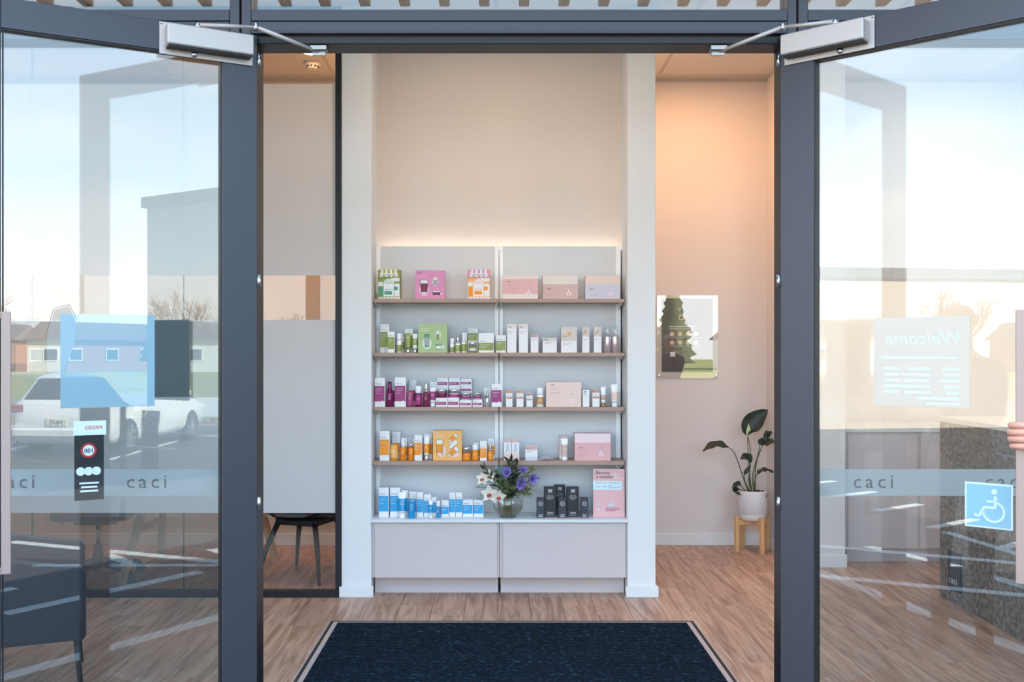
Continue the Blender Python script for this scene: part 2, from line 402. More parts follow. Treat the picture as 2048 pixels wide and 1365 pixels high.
# posters on the far face of each leaf (they face the street when the doors are shut)
mat('print_blue', '#a8cfe8', .5); mat('print_white', '#eef2f4', .5); mat('print_black', '#15161a', .5); mat('print_red', '#c4262b', .5)
po = bx('notice_poster', 'poster_film', .345, .637, -.0285, -.027, 1.268, 1.575, d1); tag(po, 'light blue notice sheet stuck to the far side of the glass')
po = bx('welcome_poster', 'welcome_film', .322, .620, .0275, .029, 1.275, 1.564, d2); tag(po, 'grey welcome sheet with pale blue hours, seen from behind')
def back_text(s, size, m, door, x, z, **k):
    """text on the face away from the camera of the right leaf, so it reads reversed from here"""
    o = letter(s, size, m, door, (x, .0268, z), PI, **k); return o
back_text('Welcome', .060, 'print_blue', d2, .600, 1.475, shear=.25)
B = MB()                                  # hours too small to read: word blocks
B.box(.345, .585, .0262, .0268, 1.428, 1.436)
for k_, (l1, l2) in enumerate(((.05, .07), (.045, .085), (.06, .08), (.045, .095), (.04, .08))):
    zz = 1.392-.019*k_; B.box(.59-l1, .59, .0262, .0268, zz, zz+.009); B.box(.50-l2, .50, .0262, .0268, zz, zz+.009); B.box(.405-.05, .405, .0262, .0268, zz, zz+.009)
B.box(.46, .59, .0262, .0268, 1.297, 1.307); B.box(.49, .59, .0262, .0268, 1.282, 1.290)
tag(B.build('small_print', 'print_blue', d2), kind='stuff')
# accessible-entry sticker, reversed from this side
ws = bx('access_sticker', mat('sticker_white', '#e9f3f6', .4), .605, .743, .0305, .0317, .905, 1.045, d2); tag(ws, 'square blue and white wheelchair access sticker')
mat('sticker_blue', '#93c6dc', .4)
def stick(name, m, B): 
    o = B.build(name, m, ws); o.location = (-ws.location.x-.043, -ws.location.y, -ws.location.z); return o
def poly2(B, pts, y0, y1): B.prism(pts, y0, y1)
B = MB(); B.box(.654, .780, .0288, .0303, .911, 1.039); stick('blue_ground', 'sticker_blue', B)
B = MB()
def stroke(B, pts, wd, y0=.0272, y1=.0286):
    for (x0, z0), (x1, z1) in zip(pts, pts[1:]):
        dx, dz = x1-x0, z1-z0; l = math.hypot(dx, dz) or 1; nx_, nz_ = -dz/l*wd/2, dx/l*wd/2
        B.prism([(x0+nx_, z0+nz_), (x1+nx_, z1+nz_), (x1-nx_, z1-nz_), (x0-nx_, z0-nz_)], y0, y1)
def ring(cx, cz, r, a0=0, a1=360, n=24): return [(cx+r*math.cos(math.radians(a0+(a1-a0)*i/n)), cz+r*math.sin(math.radians(a0+(a1-a0)*i/n))) for i in range(n+1)]
stroke(B, ring(.732, .957, .030, 80, -190), .007)
stroke(B, [(.737, 1.006), (.737, .970), (.705, .970), (.690, .940), (.676, .946)], .008); stroke(B, [(.737, .989), (.712, .989)], .006)
B.prism(ring(.734, 1.020, .0085, 0, 345, 14)[:-1], .0272, .0286); stick('wheelchair_symbol', 'sticker_white', B)
# small stickers low on the left leaf, reversed too
bl = bx('rules_sticker', mat('sticker_black', '#1b1e22', .5), .505, .595, -.0317, -.0305, .965, 1.205, d1); tag(bl, 'dark notice sticker with red ring and round icons')
def s1(name, m, B): 
    o = B.build(name, m, bl); o.location = (-bl.location.x+.09, -bl.location.y, -bl.location.z); return o
B = MB(); B.box(.408, .508, -.0300, -.0288, 1.178, 1.225, .0004); s1('white_strip', 'print_white', B)
B = MB(); stroke(B, ring(.462, 1.128, .022, n=22), .006, -.0303, -.0288); s1('red_ring', 'print_red', B)
B = MB(); B.prism(ring(.462, 1.128, .018, 0, 345, 20)[:-1], -.0303, -.0290)
for xx in (.438, .462, .486): B.prism(ring(xx, 1.06, .014, 0, 345, 18)[:-1], -.0303, -.0290)
for z, a in ((1.018, .06), (1.005, .05), (.992, .055)): B.box(.46-a/2, .46+a/2, -.0303, -.0290, z, z+.006)
s1('white_icons', 'print_white', B)
letter('PASSES', .018, 'print_red', bl, Vector((.51, -.0272, 1.197))-bl.location, 0, extr=.0003).rotation_euler.z = 0
B = MB()
letter('100', .020, 'print_black', bl, Vector((.536, -.0272, 1.121))-bl.location)

# ---- glazed partition of the meeting room
pt = empty('window_6', (-2.3, YP, 0)); struct(pt)
def pp(name, m, x0, x1, y0, y1, z0, z1, bev=.001):
    o = bx(name, m, x0, x1, y0, y1, z0, z1, None, bev); o.parent = pt; o.location -= pt.location; return o
pp('end_post', 'frame_dark', -.957, -.9235, YP-.012, YP+.05, 0, ZC)
pp('post_bead', 'black_metal', -.960, -.957, YP+.002, YP+.03, .04, ZC-.04)
pp('bottom_rail', 'frame_dark', XL+.001, -.957, YP-.012, YP+.05, 0, .038); pp('top_rail', 'frame_dark', XL+.001, -.957, YP-.012, YP+.05, ZC-.04, ZC-.001)
xs = [XL+.001, -2.76, -1.862, -.957]
for a, b in zip(xs, xs[1:]): pp('pane', 'partition_glass', a+.001, b-.001, YP+.012, YP+.022, .038, ZC-.04, 0)
for xj in xs[1:3]: pp('glass_joint', 'frame_dark', xj-.0022, xj+.0022, YP+.010, YP+.024, .038, ZC-.04, 0)
pp('frosted_film', 'frosted_film', XL+.002, -.958, YP+.0095, YP+.0115, .497, 1.642, 0); pp('frosted_film', 'frosted_film', XL+.002, -.958, YP+.0095, YP+.0115, 1.906, 3.04, 0)
mat('dark_panel', '#4a4a48', .6, var=.1, scale=60)
pp('dark_sheet', 'dark_panel', -2.33, -1.806, YP+.006, YP+.009, 1.185, 1.640, 0)

# ---- canopy over the entrance
cn = empty('canopy', (0, 0, 3.075)); struct(cn)
def cbx(name, m, *a):
    o = bx(name, m, *a); o.parent = cn; o.location -= cn.location; return o
cbx('ledger', 'frame_alu', -7, 7, 3.40, 3.49, 3.28, 3.44)
mat('batten_timber', '#7a5842', .55, var=.25, scale=10, stretch=(10, 1, 10))
bm_ = MB().box(-.024, .024, -.53, .53, 0, .178, .002).mesh('batten', 'batten_timber')
for i in range(68):
    o = link('batten', bm_, cn, (-6.2+.186*i, 2.95, 0.0))
cbx('front_beam', 'frame_alu', -7, 7, 2.5, 2.58, 3.254, 3.42)

# ---- lights of the shop, with a few added fill lamps
mat('lamp_lens', '#fff1df', .5, emit='#ffe2bd', estr=14)
mat('lamp_rim', '#e6e3df', .4)
def downlight(x, y, power, label, col=(1, .70, .44), r=.075):
    d = empty('ceiling_downlight', (x, y, ZC-.014), 0, label, 'downlight', 'recessed ceiling downlights')
    MB().lathe([(r, .0), (r+.018, .0), (r+.018, .006), (r+.014, .0075), (r, .0075)], 28, cap=False).build('rim', 'lamp_rim', d)
    MB().lathe([(.0005, .001), (r, .001), (r, .004)], 28).build('lens', 'lamp_lens', d)
    l = bpy.data.lights.new('lamp', 'AREA'); l.shape = 'DISK'; l.size = 2*r; l.energy = power; l.color = col
    lo = bpy.data.objects.new('lamp', l); COL.objects.link(lo); lo.parent = d; lo.location = (0, 0, -.003)
    return d
WARM = (1, .53, .25)
downlight(1.38, 6.66, 15, 'round ceiling downlight glowing above the corridor with the potted plant', WARM)
downlight(-2.87, 6.55, 14, 'round ceiling downlight above the desk in the meeting room', WARM)
downlight(-1.25, 6.75, 12, 'round ceiling downlight above the dark dining chair in the meeting room', WARM)
downlight(.0, 5.0, 16, 'added fill lamp in the ceiling above the entrance mat', (1, .78, .58))  # fill lamp added to brighten the shelves; no downlight known over the front
downlight(2.5, 4.9, 12, 'added fill lamp in the ceiling above the stone reception desk', (1, .88, .76))  # added lamp that brightens the reception side, no source known here
downlight(3.2, 6.4, 14, 'added fill lamp in the ceiling above the back counter of the reception', (1, .82, .66))  # another added lamp, lights the rear of the reception
# smoke detector
sd = empty('smoke_detector', (-1.305, 7.02, ZC), 0, 'white round smoke detector on the meeting room ceiling', 'smoke detector')
mat('detector_white', '#dcd8d2', .5)
MB().lathe([(.03, -.05), (.040, -.045), (.044, -.03), (.056, -.024), (.058, -.006), (.058, -.006), (.05, -.006)], 24).build('housing', 'detector_white', sd)
B = MB()
for k in range(10):
    a = 2*PI*k/10; B.box(-.006, .006, .040, .0455, -.043, -.032, M=Matrix.Rotation(a, 4, 'Z'))
B.build('vent_slots', 'frame_dark', sd)
MB().lathe([(.005, -.051), (.005, -.049)], 10).build('indicator', 'frame_dark', sd)
# ------------------------------------------------------------------ shelving and cabinets
SZ = [1.770, 1.447, 1.121, .798]
WT = .462                                            # worktop height
def bay(x0, x1, u, label):
    r = empty('wall_shelving_bay', ((x0+x1)/2, 6.15, WT), 0, label, 'shelving', 'wall shelving bays between the white columns')
    def q(name, m, *a):
        o = bx(name, m, *a); o.parent = r; o.location -= r.location; return o
    q('back_panel', 'panel_white', x0, x1, 6.15, 6.168, WT+.0005, 2.105)
    for a, b in u:
        q('upright', 'upright_white', a, b, 6.136, 6.15, WT+.0005, 2.105)
    for z in SZ:
        sh = q('shelf', 'shelf_taupe', x0+.002, x1-.002, 5.95, 6.135, z-.022, z)
        for a, b in u:
            bk = MB(); c = (a+b)/2
            bk.prism([(0, 0), (0, -.03), (.16, -.012), (.16, 0)], -.0015, .0015, Matrix.Translation((c, 6.135, z-.0225)) @ Matrix.Rotation(-PI/2, 4, 'Z'))
            o = bk.build('bracket', 'upright_white', r, -r.location)
    return r
bay(-.744, .008, ((-.746, -.722), (-.016, .007)), 'left bay of white wall shelving with taupe shelves')
bay(.011, .760, ((.012, .034), (.730, .759)), 'right bay of white wall shelving with taupe shelves')
# warm strip light behind the top edge of the panels
ls = empty('strip_light', (0.01, 6.19, 2.085), 0, 'warm strip light glowing along the top of the shelving panels', 'strip light')
bx('channel', 'silver', -.73, .75, -.008, .008, 0, .006, ls); 
mat('led_warm', '#fff0d8', .5, emit='#fff0dc', estr=7)
bx('diffuser', 'led_warm', -.73, .75, -.006, .006, .006, .010, ls)
def cabinet(x0, x1, label):
    r = empty('base_cabinet', ((x0+x1)/2, 6.05, 0), 0, label, 'cabinet', 'low cabinets under the shelving')
    def q(name, m, *a, bev=0):
        o = bx(name, m, *a, None, bev); o.parent = r; o.location -= r.location; return o
    q('body', 'cabinet_taupe', x0, x1, 5.905, 6.23, .113, .4435)
    q('kickboard', 'cabinet_taupe', x0+.006, x1-.006, 6.005, 6.02, 0, .1125)
    dr = q('door', 'cabinet_taupe', x0+.018, x1-.012, 5.887, 5.9045, .115, .432, bev=.0015)
    g = bx('finger_pull', 'ceiling_grid', x0+.022, x1-.016, 5.8885, 5.904, .4325, .4430); g.parent = dr; g.location -= Vector(dr.location)+r.location
    ft = MB().lathe([(.014, 0), (.014, .10), (.02, .112)], 12).build('foot', 'black_metal', r, Vector((x0+.03, 6.06, 0))-r.location)
    ft = MB().lathe([(.014, 0), (.014, .10), (.02, .112)], 12).build('foot', 'black_metal', r, Vector((x1-.03, 6.06, 0))-r.location)
    return r
cabinet(-.745, .010, 'left low taupe cabinet under the white worktop')
cabinet(.013, .768, 'right low taupe cabinet under the white worktop')
wt = bx('worktop', 'worktop', -.7455, .7685, 5.874, 6.234, .4437, WT, None, .0015); tag(wt, 'long pale worktop lying on the two low taupe cabinets', 'worktop')

# ------------------------------------------------------------------ products
def PX(x): return (x-995)/333
for n, h in (('pw', '#e9e9ec'), ('pgreen', '#8e9a52'), ('pgreen_l', '#a9c08a'), ('polive', '#a8a03c'), ('pmag', '#a03a78'), ('porange', '#f39422'), ('porange_l', '#f0b468'), ('pblue', '#2b9fd8'),
             ('ppink', '#dd8fb9'), ('pskin', '#e2b0b3'), ('pcream', '#e5d8d2'), ('pdusty', '#d2b0ac'), ('plav', '#cfccda'), ('ppeach', '#e8cfc6'), ('prose', '#c69a86'), ('pgold', '#c79a62'), ('pbeige', '#d3cac4'),
             ('pblack', '#23262c'), ('pdark', '#3b3f46'), ('pteal', '#3f9a7d'), ('ptext', '#8d8f96'), ('pwine', '#7b1f4c'), ('pbrown', '#8a7358'), ('ppaleg', '#cfe0cf'), ('pgrey', '#a6a7ab'), ('ppale', '#f2d7dd'), ('pcyan', '#cfe3ea')):
    mat(n, h, .48)
mat('mag_gloss', '#7d1b5c', .22, .25); mat('orange_gloss', '#ef8b1d', .2); mat('blue_gloss', '#1f93cf', .18); mat('green_gloss', '#8b9a4c', .3); mat('cap_white', '#eef0f2', .3); mat('cap_silver', '#d0d2d6', .22, .85); mat('cap_gold', '#a9825a', .3, .6)
PROD = 'skincare products on the shelves'
def decal(parent, name, m, polys, y, t=.0006):
    B = MB()
    for pl in polys: B.prism(pl, y-t, y)
    return B.build(name, m, parent)
def rect(x0, x1, z0, z1): return [(x0, z0), (x1, z0), (x1, z1), (x0, z1)]
def ell(cx, cz, rx, rz, n=18, a0=0, a1=360): return [(cx+rx*math.cos(math.radians(a0+(a1-a0)*i/n)), cz+rz*math.sin(math.radians(a0+(a1-a0)*i/n))) for i in range(n if a1-a0 >= 360 else n+1)]
rg = random.Random(3)
def words(x0, x1, z, h, rnd=rg):
    """a printed line as word blocks"""
    o = []; x = x0
    while x < x1-.001:
        l = min(x1-x, rnd.uniform(.003, .009)); o.append(rect(x, x+l, z, z+h)); x += l+.0018
    return o
def carton(x0, x1, yt, yb, base, label, bands=(), text=None, tm='ptext', depth=None, yf=5.982, m='pw', rz=0, seal=None, lines=(), lm='pw', cat='box', name='carton', tsize=None):
    """printed card box: body with tuck-lid seam, colour panels, wordmark, text lines"""
    wd = (x1-x0)/333; h = (yb-yt)/333; d = depth or min(.085, max(.03, wd*.85))
    B = MB(); B.box(-wd/2, wd/2, 0, d, 0, h, .0009)
    B.box(-wd/2+.001, wd/2-.001, -.0002, .004, h-.0004, h+.0006)           # tuck flap
    o = B.build(name, m, None, ((PX(x0)+PX(x1))/2, yf, base+.0002), rz)
    tag(o, label, cat, PROD)
    for i, (a, b, mm, *ins) in enumerate(bands):
        l, r = (ins+[0, 0])[:2] if ins else (0, 0)
        Bd = MB(); Bd.box(-wd/2+l*wd, wd/2-r*wd, -.0006-.0001*i, .0, a*h, b*h)
        if not ins: Bd.box(wd/2-.0002, wd/2+.0004, .0006, d-.0006, a*h, b*h); Bd.box(-wd/2-.0004, -wd/2+.0002, .0006, d-.0006, a*h, b*h)
        Bd.build('printed_panel', mm, o)
    if text:
        ts = tsize or min(.012, wd*.23); z = text[1]*h; letter(text[0], ts, tm, o, (-wd/2+wd*(text[2] if len(text) > 2 else .1), -.0014, z))
    pl = []
    for (fx0, fx1, fz) in lines: pl += words(-wd/2+fx0*wd, -wd/2+fx1*wd, fz*h, .0022)
    if pl: decal(o, 'small_print', lm, pl, -.0010, .0005)
    if seal: decal(o, 'round_seal', seal[3], [ell(-wd/2+seal[0]*wd, seal[1]*h, seal[2], seal[2])], -.0012, .0006)
    return o
def vessel(kind, x0, x1, yt, yb, base, label, body='mag_gloss', cap='cap_white', band=None, yf=6.0, name=None, cat='bottle', text=None, group=PROD):
    """bottles, pump bottles, tubes and jars"""
    wd = (x1-x0)/333; h = (yb-yt)/333; r = wd/2
    c = ((PX(x0)+PX(x1))/2, yf+r*0, base+.0002)
    nm = name or {'pump': 'pump_bottle', 'bottle': 'capped_bottle', 'tube': 'squeeze_tube', 'jar': 'cream_jar', 'dropper': 'serum_bottle'}[kind]
    if kind == 'tube':
        r = wd/2; hc = h*.2; rings = []
        for i in range(9):
            t = i/8; z = hc+(h-hc)*t; sx = r*(.86+.14*t); sy = r*.82*(1-t)**.6+.0012
            rings.append([(sx*math.cos(a), sy*math.sin(a), z) for a in [2*PI*k/20 for k in range(20)]])
        o = MB().loft(rings).build(nm, body, None, c); 
        MB().lathe([(r*.72, 0), (r*.76, .002), (r*.76, hc-.003), (r*.6, hc)], 20).build('cap', cap, o)
        MB().box(-r, r, -.0016, .0016, h-.006, h, .0004).build('crimp', 'pw', o)
        fy = -r*.8
        if band:
            a, b, bm = band; rings = []
            for i in range(6):
                t0 = a+(b-a)*i/5; z = h*t0; t = max(0, (z-hc)/(h-hc)); sx = r*(.86+.14*t)+.0005; sy = r*.82*(1-t)**.6+.0018
                rings.append([(sx*math.cos(q), sy*math.sin(q), z) for q in [2*PI*k/20 for k in range(20)]])
            MB().loft(rings, cap=False).build('label_band', bm, o)
            zt = h*(a+b)/2; t = max(0, (zt-hc)/(h-hc)); decal(o, 'small_print', 'pw', words(-r*.5, r*.5, zt, .002)+words(-r*.5, r*.4, zt+.006, .002), -(r*.82*(1-t)**.6+.0024), .0005)
    elif kind == 'jar':
        hl = h*.42
        o = MB().lathe([(r*.9, 0), (r*.98, .002), (r*.98, h-hl-.004), (r*.9, h-hl)], 24).build(nm, body, None, c)
        MB().lathe([(r, h-hl), (r, h-.003), (r*.95, h), ], 24).build('lid', cap, o)
        if band: MB().lathe([(r*.985, h*band[0]), (r*.985, h*band[1])], 24, cap=False).build('label_band', band[2], o)
    else:
        hs = {'pump': .58, 'bottle': .66, 'dropper': .6}[kind]*h
        prof = [(r*.92, 0), (r, .002), (r, hs-.008), (r*.86, hs-.002), (r*.5, hs)]
        o = MB().lathe(prof, 22).build(nm, body, None, c)
        if kind == 'pump':
            MB().lathe([(r*.66, hs), (r*.66, hs+.012), (r*.4, hs+.014)], 18).build('collar', cap, o)
            B = MB(); B.lathe([(r*.52, hs+.012), (r*.54, hs+.02), (r*.54, h-.002), (r*.46, h)], 18); B.box(-.0035, .0035, -r*.8, 0, h-.011, h-.005, .001)
            B.build('pump_head', cap, o)
        elif kind == 'dropper':
            MB().lathe([(r*.6, hs), (r*.6, h*.8), (r*.42, h*.82), (r*.38, h), (r*.3, h)], 16).build('dropper_cap', cap, o)
        else:
            MB().lathe([(r*.94, hs), (r*.96, hs+.001), (r*.96, h-.002), (r*.9, h)], 20).build('cap', cap, o)
        if band:
            a, b, bm = band; MB().lathe([(r+.0004, h*a), (r+.0004, h*b)], 22, cap=False).build('label_band', bm, o)
        decal(o, 'small_print', 'pw', words(-r*.45, r*.45, hs*.6, .002)+words(-r*.4, r*.3, hs*.5, .002), -r*.985-.0006, .0008)
    tag(o, label, cat, group); return o
LN2 = ((.12, .8, .60), (.12, .6, .54), (.12, .7, .48))
LN1 = ((.12, .8, .45), (.12, .6, .37))
# ---- top shelf
z = SZ[0]
def house_box(x0, x1, label, c_roof, c_body, c_door, yt=536, rz=0):
    wd = (x1-x0)/333; h = (595-yt)/333; d = .055
    o = MB().box(-wd/2, wd/2, 0, d, 0, h*.99, .001).build('gift_box', c_body, None, ((PX(x0)+PX(x1))/2, 5.99, z+.0002), rz); tag(o, label, 'gift box', PROD)
    n = 9
    for k in range(n):      # striped scalloped awning
        a0, a1 = -wd/2+wd*k/n, -wd/2+wd*(k+1)/n; f = .86
        B = MB(); zt, zb = h, h*.76
        pts = [(a0*f, zt), (a1*f, zt), (a1, zb)] + [((a0+a1)/2+(a1-a0)/2*math.cos(t), zb-.004*math.sin(t)) for t in (.8, 1.57, 2.34)] + [(a0, zb)]
        B.prism(pts, -.006, -.0005); B.build('awning_stripe', c_roof if k % 2 == 0 else 'pw', o)
    decal(o, 'sign_board', 'pw', [rect(-wd*.4, wd*.4, h*.79, h*.87)], -.0064, .001); decal(o, 'sign_print', 'ptext', words(-wd*.35, wd*.35, h*.81, .004), -.0078, .0005)
    decal(o, 'arch_window', 'ppaleg' if c_roof == 'polive' else 'ppale', [ell(0, h*.52, wd*.24, h*.18, 14, 0, 180)], -.0004, .0008)
    decal(o, 'display_bottles', c_door, [rect(-wd*.44, -wd*.28, h*.1, h*.42), rect(-wd*.2, wd*.14, h*.15, h*.27), rect(wd*.22, wd*.4, h*.3, h*.42)], -.0004, .0008)
    decal(o, 'pale_wall', 'pw', [rect(-wd*.24, wd*.22, h*.09, h*.52), rect(wd*.25, wd*.48, h*.09, h*.52), rect(wd*.1, wd*.48, h*.6, h*.72), rect(-wd*.48, -wd*.27, h*.44, h*.58)], -.0002, .0005)
    decal(o, 'base_strip', 'pw', [rect(-wd*.5, wd*.5, .001, h*.07)], -.0004, .0006); decal(o, 'base_dots', c_roof, [rect(-wd*.45+wd*.15*k, -wd*.38+wd*.15*k, h*.02, h*.055) for k in range(6)], -.0012, .0005)
    wdts = decal(o, 'wall_dots', 'pteal' if c_roof == 'polive' else 'porange', [rect(-wd*.15+wd*.09*k, -wd*.12+wd*.09*k, h*.53, h*.56) for k in range(4)]+[rect(-wd*.15+wd*.07*k, -wd*.12+wd*.07*k, h*.31, h*.34) for k in range(5)], -.0014, .0005); tag(wdts, kind='stuff')
    return o
house_box(755, 800, 'green gift box printed as a little shop with olive striped awning, top shelf', 'polive', 'pgreen', 'pteal', rz=-.06)
house_box(935, 980, 'orange and pink gift box printed as a shop with pink awning, top shelf', 'ppink', 'porange_l', 'porange')
def tube_art(o, x, z0, z1, w_, mc, capm='pw', tilt=0, y=-.0004):
    c, s = math.cos(tilt), math.sin(tilt); cz = (z0+z1)/2
    def R(p): return [(x+(a-x)*c-(b-cz)*s, cz+(a-x)*s+(b-cz)*c) for a, b in p]
    decal(o, 'printed_outline', 'pdark', [R([(x-w_*.58, z1+.001), (x+w_*.58, z1+.001), (x+w_*.44, z0-.001), (x-w_*.44, z0-.001)])], y, .0004)
    decal(o, 'printed_tube', mc, [R([(x-w_*.48, z0+(z1-z0)*.75), (x+w_*.48, z0+(z1-z0)*.75), (x+w_*.38, z0+(z1-z0)*.1), (x-w_*.38, z0+(z1-z0)*.1)])], y-.0005, .0005)
    decal(o, 'printed_tube_end', capm, [R([(x-w_*.5, z1), (x+w_*.5, z1), (x+w_*.48, z0+(z1-z0)*.75), (x-w_*.48, z0+(z1-z0)*.75)])], y-.0005, .0005); decal(o, 'printed_tube_cap', capm, [R([(x-w_*.38, z0+(z1-z0)*.1), (x+w_*.38, z0+(z1-z0)*.1), (x+w_*.36, z0), (x-w_*.36, z0)])], y-.0005, .0005)
def set_box(x0, x1, yt, yb, base, label, m, tm, items, dotm):
    o = carton(x0, x1, yt, yb, base, label, (), ('Murad.', .9, .06), tm, .06, 5.985, m, name='gift_box', cat='gift box', tsize=.011, lines=((.06, .42, .83), (.06, .34, .76)), lm='pw')
    wd = (x1-x0)/333; h = (yb-yt)/333
    decal(o, 'pale_blobs', dotm, [ell(-wd*.2, h*.32, wd*.16, h*.2), ell(wd*.25, h*.2, wd*.17, h*.08), ell(wd*.18, h*.62, wd*.1, h*.16)], -.0002, .0004)
    for it in items: tube_art(o, it[0]*wd, it[1]*h, it[2]*h, it[3]*wd, it[4], it[5] if len(it) > 5 else 'pw', it[6] if len(it) > 6 else 0, -.0006)
    return o
set_box(830.5, 889.5, 538, 595, z, 'pink gift set box picturing a wine-coloured tube, top shelf', 'ppink', 'pmag', ((-.2, .2, .66, .24, 'pwine'), (.18, .46, .75, .13, 'pgrey'), (.22, .12, .28, .26, 'pwine', 'pw')), 'ppale')
def kit_box(x0, x1, yt, yb, base, label, top, low, split, foot=None, yf=5.985, txt='SKIN', fig='pw', depth=.085):
    b = [(0 if not foot else foot[0], split, low)]
    if foot: b.append((0, foot[0], foot[1]))
    o = carton(x0, x1, yt, yb, base, label, b, (txt, split-.13 if split > .8 else split-.2, .13), 'pdark', depth, yf, top, tsize=.010, lines=((.13, .3, split-.28), (.13, .4, split-.42), (.13, .36, split-.48)), lm='prose')
    wd = (x1-x0)/333; h = (yb-yt)/333
    decal(o, 'printed_figure', 'ppale', [ell(wd*.24, h*.34, wd*.026, h*.07), ell(wd*.20, h*.22, wd*.026, h*.08), ell(wd*.28, h*.22, wd*.026, h*.08)], -.001, .0005)
    decal(o, 'printed_figure_lines', 'pgrey', [ell(wd*.24, h*.50, wd*.014, h*.03), rect(wd*.20, wd*.215, h*.34, h*.39), rect(wd*.265, wd*.28, h*.34, h*.39)], -.0012, .0005)
    return o
kit_box(1005.5, 1076, 548, 595.7, z, 'pink two-tone kit box with cream foot band, leftmost on the right top shelf', 'pcream', 'pskin', .84, (.21, 'pcream'))
kit_box(1085.5, 1156, 548, 595.7, z, 'dusty pink kit box with a beige upper third, middle of the right top shelf', 'pcream', 'pdusty', .62)
kit_box(1171, 1240, 548, 595.7, z, 'lavender grey kit box with a peach band, rightmost on the top shelf', 'ppeach', 'plav', .62)
# ---- second shelf
z = SZ[1]; Y = 705
def mur(x0, x1, yt, yb, base, label, c, lo=.2, hi=.68, yf=5.982, seal=False, depth=None, inset=.05, **k):
    return carton(x0, x1, yt, yb, base, label, [(lo, hi, c, 0, inset)], ('Murad.', hi+.05), 'ptext', depth, yf, 'pw', lines=((.12, .75, hi-.1), (.12, .6, hi-.17), (.12, .5, hi-.26)), lm='pcyan', seal=(.74, lo, .0055, 'pw') if seal else None, **k)
mur(758.5, 777, 647, Y, z, 'tall white carton with green panel, leftmost on the second shelf', 'pgreen', .18, .72, 6.03, True)
mur(775, 789, 663, Y, z, 'shorter white carton with green panel, second on the second shelf', 'pgreen', .17, .75)
vessel('bottle', 793, 803, 666, Y, z, 'slim white bottle with green foot, between green cartons on second shelf', 'cap_white', 'cap_white', (.06, .40, 'green_gloss'))
carton(800, 806, 668, Y, z, 'narrow white carton edge behind the slim white bottle, second shelf', [(.2, .6, 'pgreen', .3, 0)], yf=6.06)
mur(807.5, 823.6, 656.7, Y, z, 'white and green carton standing behind a green tube, second shelf', 'pgreen', .2, .7, 6.05)
vessel('tube', 809, 821.6, 665, Y, z, 'green tube with silver cap in front of its carton, second shelf', 'green_gloss', 'cap_silver', (.55, .92, 'green_gloss'), 6.01, cat='tube')
vessel('tube', 824, 835, 667, Y, z, 'small white and green tube left of the green gift set, second shelf', 'pw', 'cap_silver', (.4, .75, 'green_gloss'), 6.01, cat='tube')
set_box(836, 894.7, 647, Y, z, 'pale green gift set box with printed bottles, second shelf', 'pgreen_l', 'pw', ((-.2, .2, .64, .15, 'pgrey', 'pteal'), (.17, .4, .72, .1, 'pgreen'), (.2, .12, .28, .2, 'pw', 'pteal')), 'ppaleg')
vessel('bottle', 899.6, 908, 676, Y, z, 'small white capped bottle just right of the green gift set', 'cap_white', 'cap_white', (.06, .38, 'green_gloss'))
vessel('pump', 910, 921, 672.5, Y, z, 'pump bottle with silver head, left of a pair on the second shelf', 'cap_white', 'cap_silver', (.08, .46, 'green_gloss'))
carton(923, 933.5, 664, Y, z, 'slim white carton behind the taller pump bottle, second shelf', [(.2, .6, 'pgreen', .1, .1)], yf=6.06)
vessel('pump', 922.5, 932, 667, Y, z, 'taller pump bottle in front of a slim carton, second shelf', 'cap_white', 'cap_white', (.08, .46, 'green_gloss'))
mur(935, 955.5, 656, Y, z, 'white and green carton behind a green jar, second shelf', 'pgreen', .5, .82, 6.06)
vessel('jar', 937.5, 953, 684, Y, z, 'green glass jar with silver lid in front of a carton', 'green_gloss', 'cap_silver', (.2, .4, 'pw'), 6.0, cat='jar')
mur(957, 988, 665.5, Y, z, 'wide white carton with green lower band, second shelf', 'pgreen', .12, .5, inset=.03)
mur(992, 1012, 670, Y, z, 'white and green carton standing at the joint of the two second shelves', 'pgreen', .12, .68, seal=True)
def skin(x0, x1, yt, yb, base, label, top='pcream', split=.84, m='pw', band=None, seal=None, yf=5.982, depth=None):
    b = [(split, 1, top)]
    if band: b.append(band)
    return carton(x0, x1, yt, yb, base, label, b, ('SKIN', split+(1-split)*.3), 'pdark', depth, yf, m, tsize=min(.010, (x1-x0)/333*.24), lines=((.12, .75, split-.1), (.12, .5, split-.15)), lm='prose', seal=seal)
skin(1014, 1033, 648, Y, z, 'tall pale carton with cream top, left of two alike on the right second shelf', depth=.06)
skin(1037.7, 1056, 648, Y, z, 'tall pale carton with cream top, right of two alike on the right second shelf', depth=.06)
skin(1061.5, 1077, 669, Y, z, 'short pale carton with blush top beside the two tall ones', 'pdusty', .85)
skin(1085.5, 1113.7, 675.5, Y, z, 'low wide pale carton on the right second shelf', 'pbeige', .78)
skin(1122.5, 1154, 653.7, Y, z, 'square pale carton with large gold disc on a beige top', 'pbeige', .46, seal=(.52, .74, .0125, 'cap_gold'))
skin(1164.7, 1179, 654, Y, z, 'slim carton with gold disc, left of two alike on the second shelf', 'pbeige', .64, seal=(.5, .85, .007, 'pgold'))
skin(1188, 1203, 654, Y, z, 'slim carton with gold disc, right of two alike beside the clear bottles', 'pbeige', .64, seal=(.5, .85, .007, 'cap_gold'))
vessel('bottle', 1208.6, 1223, 652, Y, z, 'silver pink airless bottle with clear cap, left of the pair at the shelf end', mat('mist', '#c9b9ba', .18, .5), 'clear_plastic', (.5, .6, 'cap_silver'))
vessel('bottle', 1224, 1238.5, 652, Y, z, 'silver pink airless bottle with clear cap, right of the pair at the shelf end', 'mist', 'clear_plastic', (.5, .6, 'cap_silver'))
